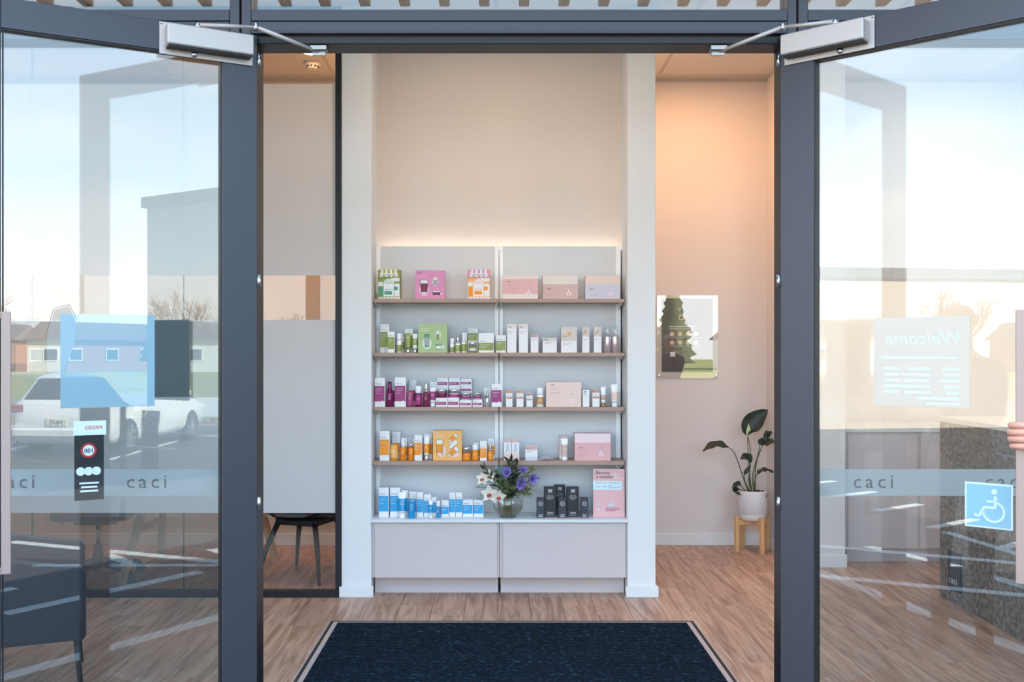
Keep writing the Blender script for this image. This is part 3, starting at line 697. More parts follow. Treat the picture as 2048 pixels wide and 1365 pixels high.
# ---- third shelf
z = SZ[2]; Y = 814
mur(749, 770, 755.8, Y, z, 'tall white carton with magenta panel, leftmost on the third shelf', 'pmag', .19, .72, seal=True)
carton(774.5, 788.5, 761, Y, z, 'white carton behind the glossy magenta pump bottle', [(.2, .6, 'pmag', .1, .1)], yf=6.07)
vessel('pump', 772, 786, 763, Y, z, 'glossy magenta pump bottle on the third shelf', 'mag_gloss', 'mag_gloss', None, 6.0)
mur(789.6, 811.7, 755, Y, z, 'tall white carton with magenta panel, right of the magenta pump bottle', 'pmag', .19, .72, seal=True)
carton(815, 831, 761, Y, z, 'white carton behind the magenta bottle with clear cap', [(.2, .6, 'pmag', .1, .1)], yf=6.07)
vessel('dropper', 812.5, 827, 762, Y, z, 'rose magenta bottle with clear cap on the third shelf', mat('rose_gloss', '#a04a63', .2), 'clear_plastic', (.1, .42, 'pmag'), 6.0)
vessel('bottle', 830, 843, 772, Y, z, 'short magenta bottle with white cap on the third shelf', 'mag_gloss', 'cap_white', (.12, .55, 'pmag'), 6.0)
vessel('pump', 845.6, 858.5, 763.5, Y, z, 'dark wine pump bottle with silver head on the third shelf', 'pwine', 'cap_silver', None, 6.0)
carton(858, 872, 764, Y, z, 'white carton behind the magenta tube, third shelf', [(.2, .6, 'pmag', .1, .1)], yf=6.07)
vessel('tube', 859, 871, 775.6, Y, z, 'magenta tube with white cap beside the stacked cartons', 'pw', 'cap_white', (.35, .8, 'pmag'), 6.01, cat='tube')
def low(x0, x1, y0, y1, zz, label, yf): return carton(x0, x1, y0, y1, zz, label, [(.22, .56, 'pmag', .03, .08)], ('Murad.', .68), 'ptext', .06, yf, 'pw', lines=((.1, .7, .36),), lm='pw', tsize=.007)
hS = 19/333
for k, nmz in enumerate(('bottom', 'middle', 'top')):
    low(872, 895, 795, 814, z+k*(hS+.0008), '%s low carton of the first back stack with magenta bands' % nmz, 6.065)
    low(896, 919, 795, 814, z+k*(hS+.0008), '%s low carton of the second back stack with magenta bands' % nmz, 6.065)
hT = 13.6/333
for k, nmz in enumerate(('lowest', 'second', 'third', 'topmost')):
    low(919.9, 943, 800.4, 814, z+k*(hT+.0008), '%s flat carton of the third back stack with magenta bands' % nmz, 6.065)
low(871.5, 894, 796, 814, z, 'front low carton carrying the first magenta jar', 5.985); low(894.8, 918, 796, 814, z, 'front low carton carrying the second magenta jar', 5.985)
low(919, 943.4, 800.3, 814, z, 'front low carton carrying the third magenta jar', 5.985); low(945, 964.8, 799.5, 814, z, 'front low carton carrying the last magenta jar', 5.985)
vessel('jar', 872.6, 892.8, 778.4, 795, z+18/333+.0009, 'first magenta jar with silver lid on a low carton', 'pwine', 'cap_silver', None, 6.017, cat='jar')
vessel('jar', 896.5, 919.5, 778.4, 795, z+18/333+.0009, 'second jar, pale with silver lid, on a low carton', mat('jar_pale', '#c9b4cc', .2), 'cap_silver', (.1, .4, 'pmag'), 6.02, cat='jar')
vessel('jar', 921.5, 942, 786, 799.8, z+13.7/333+.0009, 'third jar, lilac glass with silver lid, on a flat carton', 'jar_pale', 'cap_silver', (.15, .5, 'pmag'), 6.017, cat='jar')
vessel('jar', 946.5, 963, 786, 799, z+14.5/333+.0009, 'fourth jar, the smallest, with silver lid on a carton', 'jar_pale', 'cap_silver', (.15, .5, 'pmag'), 6.014, cat='jar')
carton(967.5, 981.5, 776, Y, z, 'white carton behind the silver serum bottle, third shelf', [(.2, .55, 'pmag', .1, .5)], yf=6.06)
vessel('dropper', 969.5, 979.5, 783, Y, z, 'slim silver serum bottle before a white carton, third shelf', mat('silver_body', '#c7cbd2', .2, .6), 'cap_silver', None, 6.0)
mur(983, 1004, 767.6, Y, z, 'white and magenta carton at the joint of the third shelves', 'pmag', .2, .72, seal=True)
def rosec(x0, x1, yt, label, m='pw'): return carton(x0, x1, yt, Y, z, label, [(.84, 1, 'prose'), (.5, .62, 'prose', .06, .06)], ('SKIN', .9, .12), 'pdark', None, 5.985, m, tsize=.006, lines=((.12, .6, .72),), lm='ptext')
rosec(1012, 1025, 781, 'slim white carton with rose-gold top, left of two alike on right third shelf'); rosec(1033, 1047, 781, 'slim white carton with rose-gold top, right of two alike on right third shelf')
rosec(1053, 1065.4, 787.4, 'smallest white carton with rose-gold top on the right third shelf')
vessel('bottle', 1073, 1087.7, 775.6, Y, z, 'white bottle with copper label on the right third shelf', 'cap_white', 'cap_white', (.13, .52, 'pgold'), 6.0)
kit_box(1092.5, 1162.6, 764, Y, z, 'large peach kit box in the middle of the right third shelf', 'ppeach', 'ppeach', .99)
carton(1165.5, 1179, 780, Y, z, 'plain white slim carton right of the peach kit box', [(.86, .93, 'ptext', .2, .4)], ('SKIN', .78), 'pdark', None, 5.985, 'pw', tsize=.007, lines=((.2, .8, .66),), lm='prose')
rosec(1185, 1199.4, 780, 'white carton with copper top behind a gold-capped tube')
vessel('tube', 1202, 1212.6, 774, Y, z, 'slim white tube with bronze cap, right third shelf', 'cap_white', 'cap_gold', (.35, .6, 'prose'), 6.0, cat='tube')
vessel('tube', 1222.6, 1238, 768.4, Y, z, 'wide white tube with peach label at the right end of the third shelf', 'cap_white', 'cap_white', (.3, .66, 'ppeach'), 6.0, cat='tube')
# ---- fourth shelf
z = SZ[3]; Y = 923
mur(759, 778.7, 863.5, Y, z, 'tall white carton with orange panel, leftmost on the fourth shelf', 'porange', .19, .71, depth=.06)
carton(781, 798, 868, Y, z, 'white carton behind the amber bottle with clear cap', [(.25, .6, 'porange', .1, .1)], yf=6.07)
vessel('dropper', 779.8, 795.6, 869, Y, z, 'amber cleanser bottle with clear cap on the fourth shelf', mat('amber', '#e0a03a', .15), 'clear_plastic', (.1, .5, 'porange_l'), 6.0)
vessel('dropper', 800, 811.5, 880, Y, z, 'orange bottle with white dropper, left of two on the fourth shelf', 'orange_gloss', 'cap_white', None, 6.0)
carton(799, 812, 879.6, Y, z, 'small white carton behind the left orange dropper bottle', [(.2, .6, 'porange', .0, .0)], yf=6.07)
vessel('dropper', 816, 827, 881, Y, z, 'orange bottle with tall silver cap, right of two on the fourth shelf', 'orange_gloss', 'cap_silver', None, 6.0)
carton(814, 828, 880.5, Y, z, 'small white carton behind the right orange bottle', [(.2, .6, 'porange', .0, .0)], yf=6.07)
mur(828.7, 844, 872, Y, z, 'white carton with orange panel beside the orange bottles', 'porange', .22, .7, seal=True)
carton(847, 863, 871, Y, z, 'white carton behind an orange tube, left of the orange gift set', [(.2, .6, 'porange', .1, .0)], yf=6.06)
vessel('tube', 846.5, 858.5, 874, Y, z, 'white and orange tube standing left of the orange gift set', 'cap_white', 'cap_silver', (.3, .68, 'porange'), 6.01, cat='tube')
set_box(865.7, 923.8, 863, Y, z, 'orange gift set box with four printed tubes, fourth shelf', 'porange_l', 'pw', ((-.27, .2, .68, .22, 'porange'), (.2, .6, .92, .13, 'porange', 'pw', -.85), (.2, .38, .7, .13, 'pw', 'pw', -.85), (.2, .1, .48, .16, 'porange', 'pw', -.85)), 'ppeach')
vessel('jar', 924.8, 941.5, 896.5, Y, z, 'orange cream jar with silver lid next to the gift set', 'orange_gloss', 'cap_silver', (.1, .45, 'porange'), 6.0, cat='jar')
vessel('bottle', 944, 957, 891, Y, z, 'short orange bottle with white cap, fourth shelf', 'orange_gloss', 'cap_white', (.1, .62, 'porange'), 6.0)
carton(946, 959, 889, Y, z, 'little white carton behind the short orange bottle', [(.2, .5, 'porange', .1, .0)], yf=6.07)
mur(960, 973.7, 883.6, Y, z, 'slim white carton with orange panel near the shelf joint', 'porange', .14, .62)
carton(975, 989, 881, Y, z, 'white carton behind the last orange pump bottle', [(.2, .65, 'porange', .1, .0)], yf=6.06)
vessel('pump', 976, 986, 890, Y, z, 'small orange pump bottle, last before the shelf joint', 'orange_gloss', 'cap_silver', (.1, .5, 'porange'), 6.0)
def winc(x0, x1, label):
    o = carton(x0, x1, 881, Y, z, label, [(.87, 1, 'pdusty'), (.0, .38, 'ppeach', .05, .05)], ('SKIN', .42, .2), 'pdark', None, 5.985, 'pw', tsize=.006)
    wd = (x1-x0)/333; h = (Y-881)/333; decal(o, 'printed_bottle', 'plav', [[(-wd*.24, h*.45), (wd*.24, h*.45), (wd*.2, h*.8), (-wd*.2, h*.8)]], -.0008, .0006); return o
winc(1008, 1022.4, 'blush carton picturing a bottle, left of two behind the bouquet'); winc(1023.7, 1038.5, 'blush carton picturing a bottle, right of two behind the bouquet')
o = skin(1050.6, 1075, 893, Y, z, 'squat white carton with blush top and grey foot on fourth shelf', 'pdusty', .72)
MB().box(-.035, .035, -.0007, 0, .001, .022).build('grey_foot_panel', 'plav', o)
def sachet(x, y, zz, rz, label, m):
    P = []; 
    for i in range(9):
        row = []
        for j in range(7):
            u, v = i/8*2-1, j/6*2-1; pz = .006*(1-u*u)**.5*(1-v*v)**.5 if abs(u) < 1 and abs(v) < 1 else 0
            row.append((u*.038, v*.028, pz+.0035))
        P.append(row)
    B = MB(); B.sheet(P); B.sheet([[(a, b, .0035-(c-.0035)*.45) for a, b, c in r] for r in P])
    o = B.build('sample_sachet', 'silver_body', None, (PX(x), y, zz), rz); tag(o, label, 'sachet', 'sample sachets')
    B = MB(); B.sheet([[(a*.72, b*.7, .0042+.0058*(1-(a/.038)**2)**.5*(1-(b/.028)**2)**.5 if abs(a) < .037 and abs(b) < .027 else .0045) for a, b, c in r] for r in P]); B.build('print', m, o); 
    return o
sachet(1088, 6.03, z+.0005, .25, 'silver pink sample sachet, lowest of the small pile on the fourth shelf', 'pdusty').rotation_euler.x = .12
sachet(1095, 6.025, z+.0085, -.1, 'silver pink sample sachet, topmost of the small pile on the fourth shelf', 'pdusty').rotation_euler.x = .30
carton(1120.7, 1137, 875.5, Y, z, 'white carton with rose top behind a pink labelled tube', [(.9, 1, 'pdusty'), (0, .9, 'pcream')], yf=6.05)
vessel('tube', 1122.5, 1136.5, 879, Y, z, 'white tube with pink label left of the pink kit box', 'cap_white', 'cap_white', (.25, .72, 'pdusty'), 6.0, cat='tube')
kit_box(1149.7, 1221.5, 869, Y, z, 'large pink two-tone kit box at the right end of the fourth shelf', 'ppale', 'pskin', .66, depth=.11)
# ---- on the worktop
z = WT; Y = 1034.5; S = 333
def blu(x0, x1, yt, label, yf=5.965, lo=.19, hi=.72, **k): return mur(x0, x1, yt+2, 1033, z, label, 'pblue', lo, hi, yf, **k)
blu(758, 778, 972.7, 'tall white carton with blue panel, leftmost on the worktop', depth=.06); blu(780.6, 801, 972.7, 'tall white carton with blue panel, second on the worktop', depth=.06)
blu(802.5, 816, 979, 'white and blue carton behind the blue tube on the worktop', 5.985)
vessel('tube', 797.5, 814.5, 983.5, 1034.5, z, 'blue squeeze tube with white cap standing on the worktop', 'cap_white', 'cap_white', (.28, .76, 'blue_gloss'), 5.935, cat='tube')
blu(817.4, 833, 981.6, 'white carton behind the clear blue bottle on the worktop', 5.985)
vessel('bottle', 818, 832, 988.5, 1036, z, 'translucent blue toner bottle standing at the front of the worktop', 'blue_gloss', 'clear_plastic', None, 5.93)
blu(834, 847, 982, 'white and blue carton just right of the blue toner bottle'); blu(848.2, 862.5, 986, 'white and blue carton, shorter, behind the mini tube')
blu(863.2, 872.5, 993, 'narrow white and blue carton behind the mini tube', 5.985)
vessel('tube', 858.5, 866.5, 1000, 1035, z, 'mini white tube with blue label on the worktop', 'cap_white', 'cap_white', (.3, .75, 'blue_gloss'), 5.935, cat='tube')
vessel('bottle', 873.5, 881.5, 1001, 1035, z, 'tiny blue bottle with long clear cap on the worktop', 'blue_gloss', 'cap_white', None, 5.94)
blu(883, 898, 998, 'low white carton with blue panel beside the tiny bottle', lo=.18, hi=.62)
blu(899, 911, 982, 'slim white and blue carton, left of two alike on the worktop'); blu(912, 924.7, 982, 'slim white and blue carton, right of two alike on the worktop')
blu(926, 946, 997, 'squat white carton with blue panel, left of two beside the vase', lo=.2, hi=.7); blu(947.6, 967, 997, 'squat white carton with blue panel, right of two beside the vase', lo=.2, hi=.7)
def blk(x0, x1, yt, yb, label, yf, tall):
    m = 'pblack' if tall else 'pdark2'; mat('pdark2', '#343a45', .5)
    o = carton(x0, x1, yt, yb, z, label, (), None, 'pw', None, yf, m, cat='box')
    wd = (x1-x0)/333; h = (yb-yt)/333
    if tall:
        decal(o, 'lid_tag', 'pgrey', [[(-wd*.17, h*.95), (wd*.17, h*.95), (wd*.17, h*.83), (0, h*.845), (-wd*.17, h*.83)]], -.0004, .0006); zc = .68
        decal(o, 'seam', 'pdark2', [rect(-wd*.5, wd*.5, h*.672, h*.68)], -.0002, .0004)
    else: zc = .72
    B = MB(); stroke(B, ell(0, h*zc, wd*.27, h*.075 if tall else h*.1, 20)+[(wd*.27, h*zc)], .0014 if tall else .0022, -.0012, -.0004); B.build('oval_emblem', 'pw' if tall else 'ppale', o)
    letter('JUC' if tall else 'JUC', wd*.2, 'pw', o, (0, -.0013, h*zc-wd*.07), align='CENTER')
    letter('Rebel', wd*.22, 'pw', o, (0, -.0013, h*.13), align='CENTER', shear=.2)
    decal(o, 'small_print', 'pgrey' if tall else 'ppale', words(-wd*.32, wd*.32, h*.08, .002)+words(-wd*.22, wd*.22, h*.045, .002), -.0006, .0005)
    return o
blk(1110, 1132, 971, 1030, 'tall black carton with silver tag, rearmost of the black group', 6.05, True)
blk(1088, 1111.5, 974.5, 1033.5, 'tall black carton with silver tag, left one on the worktop', 5.955, True); blk(1133.5, 1157, 974.5, 1033.5, 'tall black carton with silver tag, right one on the worktop', 5.955, True)
blk(1073, 1088, 996, 1035.5, 'small dark carton with oval emblem, left one on the worktop', 5.93, False); blk(1116, 1132, 996, 1035.5, 'small dark carton with oval emblem, between the tall black cartons', 5.93, False); blk(1160, 1175, 996, 1035.5, 'small dark carton with oval emblem, right one beside the pink sign', 5.93, False)
# pink membership sign leaning on its easel back
sg = empty('counter_sign', (PX(1216)+.003, 5.955, z+.001), -.08, 'pink card sign reading Become a member, standing on the worktop', 'sign')
sg.rotation_euler.x = -.08
wd, h = .188, .287
MB().box(-wd/2, wd/2, 0, .003, 0, h, .0006).build('card', 'pskin', sg)
MB().prism([(0, 0), (.06, 0), (.008, .2), (0, .2)], -.001, .001, Matrix.Translation((0, .003, 0)) @ Matrix.Rotation(PI/2, 4, 'Z')).build('easel_back', 'pcream', sg)
decal(sg, 'blue_panel', 'pcyan', [rect(-wd/2, wd*.42, h*.56, h*.75)], -.0001, .0008)
letter('Become', .026, 'print_black', sg, (-wd*.42, -.0012, h*.89), shear=.25); letter('a member', .026, 'print_black', sg, (-wd*.41, -.0012, h*.805), shear=.25)
decal(sg, 'pale_heading', 'pcream', words(wd*.14, wd*.3, h*.88, .006)+words(wd*.14, wd*.26, h*.845, .006)+words(wd*.14, wd*.38, h*.81, .005), -.0003, .0005)
for tx, xx, zz in (('Loyalty', -.42, .7), ('Cosmetic', -.02, .7), ('Laser', -.42, .62), ('Body', -.02, .635), ('Sculpting', -.02, .6)): letter(tx, .0125, 'ptext', sg, (wd*xx, -.0012, h*zz), shear=.25)
decal(sg, 'small_print', 'ptext', words(-wd*.2, -wd*.05, h*.7, .003)+words(wd*.2, wd*.36, h*.7, .003)+words(-wd*.2, -wd*.05, h*.625, .003)+words(wd*.2, wd*.38, h*.615, .003), -.0012, .0004)
decal(sg, 'dark_print', 'pwine', words(-wd*.1, wd*.34, h*.185, .0032)+words(-wd*.1, wd*.33, h*.155, .0032)+words(-wd*.1, wd*.2, h*.125, .0032), -.0003, .0005)
decal(sg, 'pale_icons', 'plav', [ell(-wd*.36, h*.27, .008, .008), ell(-wd*.33, h*.15, .008, .008), ell(-wd*.2, h*.15, .004, .006), rect(-wd*.42, -wd*.15, h*.50, h*.507), rect(-wd*.42, -wd*.3, h*.46, h*.47), rect(-wd*.42, -wd*.25, h*.37, h*.377), rect(wd*.05, wd*.09, h*.25, h*.36), ell(wd*.07, h*.25, wd*.09, h*.035)], -.0003, .0005)
B = MB(); stroke(B, ell(wd*.06, h*.46, .009, .007, 14)+[(wd*.06+.009, h*.46)], .0015, -.0008, -.0003); B.build('pale_outline', 'plav', sg)
# ------------------------------------------------------------------ vase and bouquet
vx, vy, vz = PX(1016), 5.975, WT
mat('water', '#9a9a72', .05, trans=.6, ior=1.0)
va = empty('glass_vase', (vx, vy, vz), 0, 'round clear glass vase half full of water on the worktop', 'vase')
R_ = .094
pr = [(.045, .0006), (.058, .004)] + [(R_*math.cos(t), .078+.082*math.sin(t)) for t in [math.radians(a) for a in (-58, -45, -30, -15, 0, 15, 30, 45, 56)]] + [(.050, .149)]
inner = [(r-.0022, zz+.0015) for r, zz in pr[::-1]]
B = MB(); B.lathe(pr+inner, 36, cap=True); B.build('bowl', 'vase_glass', va)
B = MB(); B.lathe([(r-.0035, max(zz, .004)) for r, zz in pr if zz < .066]+[(.0895, .066)], 32); pane_mat('vase_water', .02, (.95, .93, .84, 1)); B.build('water', 'vase_water', va)
mat('stem_green', '#7d8052', .6); mat('leaf_dark', '#2c3a2b', .5, var=.2, scale=30); mat('leaf_olive', '#6b7448', .55, var=.2, scale=30); mat('petal_cream', '#ece9dc', .5, var=.04, scale=40); mat('lip_pink', '#b0475e', .5); mat('lip_yellow', '#d8b45a', .5)
mat('petal_violet', '#9a6ab8', .5, var=.15, scale=60); mat('petal_blue', '#8a98dd', .5, var=.15, scale=60); mat('leaf_teal', '#6d8f8a', .55, var=.15, scale=40); mat('twig', '#5b4640', .7); mat('bud', '#b9a4a0', .6)
rb = random.Random(11)
def petal(B, base, d, n, ln, wd, curl=.3, seg=5):
    """a curved pointed petal from base along d, face normal n"""
    d = Vector(d).normalized(); n = Vector(n); n = (n-d*n.dot(d)).normalized(); s = d.cross(n); P = []
    for i in range(seg+1):
        t = i/seg; c = Vector(base)+d*(ln*t)+n*(curl*ln*(t*t)); w_ = wd*math.sin(PI*min(1, .12+.88*t)**.8)*.5+.0004
        P.append([c-s*w_+n*w_*.25, c, c+s*w_+n*w_*.25])
    B.sheet(P)
BQ = 'stems of the bouquet in the glass vase'
def stem_root(name, top, label, cat, r=.0022):
    top = Vector(top); root = Vector((rb.uniform(-.03, .03), rb.uniform(-.025, .025), .012)); neck = Vector((root.x*.3+top.x*.12, root.y*.3+top.y*.12, .15))
    o = MB().tube([root, root.lerp(neck, .5)+Vector((0, 0, .004)), neck, neck.lerp(top, .5)+Vector((0, 0, .012)), top], r, 6).build(name, 'stem_green', None, (vx, vy, vz)); return tag(o, label, cat, BQ)
def bpos(x, y, dy=0):
    if y < 946: dy -= .075
    return Vector((PX(x)-vx, dy, 1.45+(705-y)/333-vz))
def orchid(x, y, dy, label, face, sz=.038):
    c = bpos(x, y, dy); o = stem_root('orchid', c, label, 'flower'); fn = Vector(face).normalized(); u = fn.orthogonal().normalized(); v = fn.cross(u)
    ax = Vector((0, 0, 1)); u = (ax-fn*ax.dot(fn)).normalized(); v = u.cross(fn)
    B = MB()
    for k, (a, l, w_) in enumerate(((90, 1, .7), (20, .98, .7), (160, .98, .7), (-50, .95, .66), (230, .95, .66))):
        q = math.radians(a+rb.uniform(-6, 6)); petal(B, c, v*math.cos(q)+u*math.sin(q), fn, sz*l, sz*w_, .25)
    B.build('petals', 'petal_cream', o)
    B = MB(); petal(B, c+fn*.003, -u*.8+fn*.6, fn, sz*.55, sz*.5, .5); petal(B, c+fn*.004, -u*.2+v*.7+fn*.5, fn, sz*.36, sz*.22, .4); petal(B, c+fn*.004, -u*.2-v*.7+fn*.5, fn, sz*.36, sz*.22, .4); B.build('lip', 'lip_pink', o)
    MB().lathe([(.0003, .010), (.004, .008), (.0045, .002), (.002, 0)], 8, M=Matrix.Translation(c+fn*.004) @ fn.to_track_quat('Z', 'Y').to_matrix().to_4x4()).build('column', 'lip_yellow', o)
orchid(966, 957, -.03, 'cream orchid at the left edge of the bouquet', (-.5, -1, .1), .046); orchid(979, 951, -.045, 'cream orchid just right of the outermost one, upper left', (-.2, -1, .2), .044)
orchid(980, 985, -.065, 'largest cream orchid, low on the left of the bouquet', (-.3, -1, -.1), .058); orchid(997, 990, -.075, 'cream orchid hanging over the vase rim', (.1, -1, -.35), .05)
def bloom(x, y, dy, label, face, sz=.03):
    c = bpos(x, y, dy); o = stem_root('violet_bloom', c, label, 'flower'); fn = Vector(face).normalized(); ax = Vector((0, 0, 1)); u = (ax-fn*ax.dot(fn)).normalized(); v = u.cross(fn)
    for nm, m, ks in (('violet_petals', 'petal_violet', (0, 2, 4, 6, 8)), ('blue_petals', 'petal_blue', (1, 3, 5, 7, 9))):
        B = MB()
        for k in ks:
            for lay, (tilt, l) in enumerate(((.55, 1), (.1, .8), (1.2, .7))):
                q = 2*PI*k/10+lay*.4+rb.uniform(-.2, .2); petal(B, c-fn*.006, (v*math.cos(q)+u*math.sin(q))+fn*tilt, fn, sz*l, sz*.62, .35, 4)
        B.build(nm, m, o)
    MB().lathe([(.0005, .006), (.006, .003), (.007, 0)], 8, M=Matrix.Translation(c) @ fn.to_track_quat('Z', 'Y').to_matrix().to_4x4()).build('centre', 'leaf_olive', o)
bloom(1013, 940, -.05, 'blue violet bloom at the top of the bouquet', (-.1, -1, .3), .043); bloom(1042, 962, -.075, 'blue violet bloom in the middle right of the bouquet', (.05, -1, .0), .042)
bloom(1065, 956, -.05, 'blue violet bloom at the right edge of the bouquet', (.3, -1, .1), .042); bloom(1046, 937, -.02, 'small blue bloom at the upper right of the bouquet', (.2, -1, .4), .032)
bloom(1040, 969, -.085, 'pinkish violet bloom just below the middle one', (0, -1, -.2), .030)
def sprig(x, y, dy, label, kind, m, n=14, ln=.05):
    top = bpos(x, y, dy); o = stem_root('foliage_sprig', top, label, 'foliage', .0016); B = MB()
    base = Vector((top.x*.3, top.y*.3, .155))
    for i in range(n):
        t = (i+1)/n; c = base.lerp(top, t)+Vector((0, 0, .012*math.sin(PI*t))); ax = (top-base).normalized()
        a = i*2.4+rb.uniform(-.3, .3); sd = ax.orthogonal().normalized(); s2 = ax.cross(sd); d = (sd*math.cos(a)+s2*math.sin(a))*(.9 if t < .95 else .1)+ax*.7
        if kind == 'leaf': petal(B, c, d, Vector((0, -1, .5)), ln*rb.uniform(.75, 1.1), ln*.30, .15, 4)
        elif kind == 'fern':
            for k in range(9):
                q = Vector((rb.uniform(-1, 1), rb.uniform(-1, 1), rb.uniform(-1, 1)))*.55; petal(B, c+d*ln*.1*k*.6, d+q, Vector((0, -1, .3)), ln*rb.uniform(.3, .5), .0032, .1, 2)
        else:
            e_ = c+d*ln*.8; B.tube([c, c.lerp(e_, .5)+Vector((0, 0, .004)), e_], .0008, 4)
            for k in range(4):
                p = c.lerp(e_, .3+.23*k)+Vector((rb.uniform(-.004, .004), rb.uniform(-.004, .004), rb.uniform(-.004, .004))); B.lathe([(.0004, -.0024), (.0022, 0), (.0004, .0024)], 5, M=Matrix.Translation(p))
    B.build({'leaf': 'leaves', 'fern': 'fronds', 'bud': 'buds'}[kind], m, o)
for a in ((1021, 920, .0, 'dark glossy leaf spray at the very top of the bouquet', 'leaf', 'leaf_dark', 16, .06), (1033, 925, .02, 'dark brown-green leaf spray beside the topmost one', 'leaf', 'leaf_dark', 10, .05), (968, 935, .0, 'dark leaf spray at the upper left', 'leaf', 'leaf_dark', 10, .05), (986, 950, .02, 'teal grey foliage behind the upper left orchids', 'leaf', 'leaf_teal', 14, .035),
          (1000, 935, -.01, 'teal grey foliage left of the top violet bloom', 'leaf', 'leaf_teal', 22, .045), (1003, 965, -.06, 'feathery olive fern in the centre of the bouquet', 'fern', 'leaf_olive', 18, .06), (1016, 975, -.08, 'feathery olive fern low in the centre', 'fern', 'leaf_olive', 18, .055), (1055, 985, -.03, 'feathery olive fern at the lower right', 'fern', 'leaf_olive', 18, .055), (1028, 950, -.02, 'dark leaf spray between the violet blooms', 'leaf', 'leaf_dark', 22, .055),
          (1024, 985, -.055, 'dark leaf spray over the vase mouth', 'leaf', 'leaf_dark', 22, .05), (1060, 940, .03, 'olive leaf spray behind the right blooms', 'leaf', 'leaf_olive', 10, .05), (958, 975, -.01, 'dark budded twig at the far left', 'bud', 'twig', 9, .035), (962, 996, -.03, 'dark budded twig drooping at the lower left', 'bud', 'twig', 8, .035), (1078, 982, -.02, 'pinkish budded twig at the far right', 'bud', 'bud', 12, .04), (1070, 972, .02, 'pinkish budded twig above the lower right fern', 'bud', 'bud', 14, .045), (998, 948, -.045, 'dark leaf spray under the top left foliage', 'leaf', 'leaf_dark', 22, .055), (1072, 960, .03, 'olive feathery fern behind the right bloom', 'fern', 'leaf_olive', 10, .04)):
    sprig(*a)

# ------------------------------------------------------------------ potted plant on its stand
px_, py_ = 2.02-.165, YB-.225
ZS = .235
st = empty('plant_stand', (px_, py_, 0), .32, 'light oak plant stand with four square legs', 'plant stand')
mat('stand_oak', '#d8a878', .5, var=.1, scale=12, stretch=(10, 10, 1))
for sx, sy in ((-1, 0), (1, 0), (0, -1), (0, 1)):
    MB().box(-.014, .014, -.014, .014, 0, .262, .002).build('leg', 'stand_oak', st, (sx*.128, sy*.128, 0))
MB().box(-.115, .115, -.011, .011, .195, .232, .002).build('cross_bar', 'stand_oak', st); MB().box(-.011, .011, -.115, .115, .1955, .2325, .002).build('cross_bar', 'stand_oak', st)
mat('pot_white', '#e0dcde', .55)
po_ = empty('plant_pot', (px_, py_, .2328), 0, 'white fluted ceramic pot on the oak stand', 'pot')
flute = lambda a, zz: 1+.016*math.cos(a*40) if .045 < zz < .205 else 1
B = MB(); pf = [(.085, 0), (.096, .004), (.101, .04), (.101, .044), (.104, .0455), (.106, .2), (.106, .212), (.100, .213), (.098, .17)]
B.lathe(pf, 160, mod=flute); B.build('shell', 'pot_white', po_)
MB().lathe([(.0975, .18), (.09, .187), (.001, .19)], 24).build('soil', mat('soil', '#2a211c', .95, bump=.5, bscale=80), po_)
mat('lily_leaf', '#1f2d22', .42, var=.18, scale=25); mat('lily_stem', '#4a5c3a', .5); mat('spathe', '#c9cf9e', .5)
pl = empty('peace_lily', (px_, py_, .2328+.188), 0, 'dark green peace lily growing in the white fluted pot', 'plant')
SB = 1990/ (YB-.225)            # pixels per metre at the plant
def lp(x, y, dy=0): return Vector(((x-995)/SB-px_, dy, 1.45+(705-y)/SB-(.2328+.188)))
def lily(bx_, pts, wdt, dy=0, tw=0, nrm=(0, -1, .35), leaf_from=.45):
    """stem then blade following the pixel polyline"""
    P = [Vector((bx_, rb.uniform(-.02, .02), 0))]+[lp(x, y, dy*(i+1)/len(pts)) for i, (x, y) in enumerate(pts)]
    # resample by Catmull-Rom
    def cr(t):
        t = t*(len(P)-1); i = min(int(t), len(P)-2); f = t-i; p0, p1, p2, p3 = P[max(i-1, 0)], P[i], P[i+1], P[min(i+2, len(P)-1)]
        return .5*((2*p1)+(p2-p0)*f+(2*p0-5*p1+4*p2-p3)*f*f+(3*p1-p0-3*p2+p3)*f**3)
    o = MB().tube([cr(leaf_from*i/8) for i in range(9)], [.0055-.003*i/8 for i in range(9)], 7).build('stem', 'lily_stem', pl)
    B = MB(); G = []; n0 = Vector(nrm)
    for i in range(15):
        t = leaf_from+(1-leaf_from)*i/14; c = cr(t); d = (cr(min(1, t+.02))-cr(max(0, t-.02))).normalized(); s = d.cross(n0).normalized(); nn = s.cross(d)
        u = i/14; w_ = wdt*(math.sin(PI*min(.995, .06+.94*u**.8)))*.5+.0006; wv = .006*math.sin(u*17)*(1 if u < .95 else 0)
        G.append([c-s*w_+nn*(w_*.35+wv), c-s*w_*.5+nn*w_*.12, c, c+s*w_*.5+nn*w_*.12, c+s*w_+nn*(w_*.35-wv)])
    B.sheet(G); B.build('leaf', 'lily_leaf', o)
lily(.0, [(1498, 960), (1500, 900), (1494, 862), (1512, 838), (1534, 820)], .14, -.02, leaf_from=.55)
lily(-.02, [(1484, 950), (1467, 905), (1448, 893), (1424, 891), (1403, 903)], .075, -.03, nrm=(.15, -.55, .85), leaf_from=.52)
lily(.02, [(1505, 950), (1516, 905), (1520, 887), (1534, 884), (1547, 882)], .075, -.03, nrm=(-.1, -.75, .6), leaf_from=.55)
lily(.02, [(1512, 930), (1526, 890), (1536, 870), (1546, 866)], .05, .02, nrm=(.1, -.6, .8), leaf_from=.6)
lily(.0, [(1496, 960), (1499, 925), (1490, 914), (1477, 918)], .07, -.05, nrm=(0, -.7, .7), leaf_from=.5)
lily(.03, [(1508, 965), (1516, 945), (1530, 940), (1546, 945)], .04, -.03, nrm=(0, -.6, .8), leaf_from=.45)
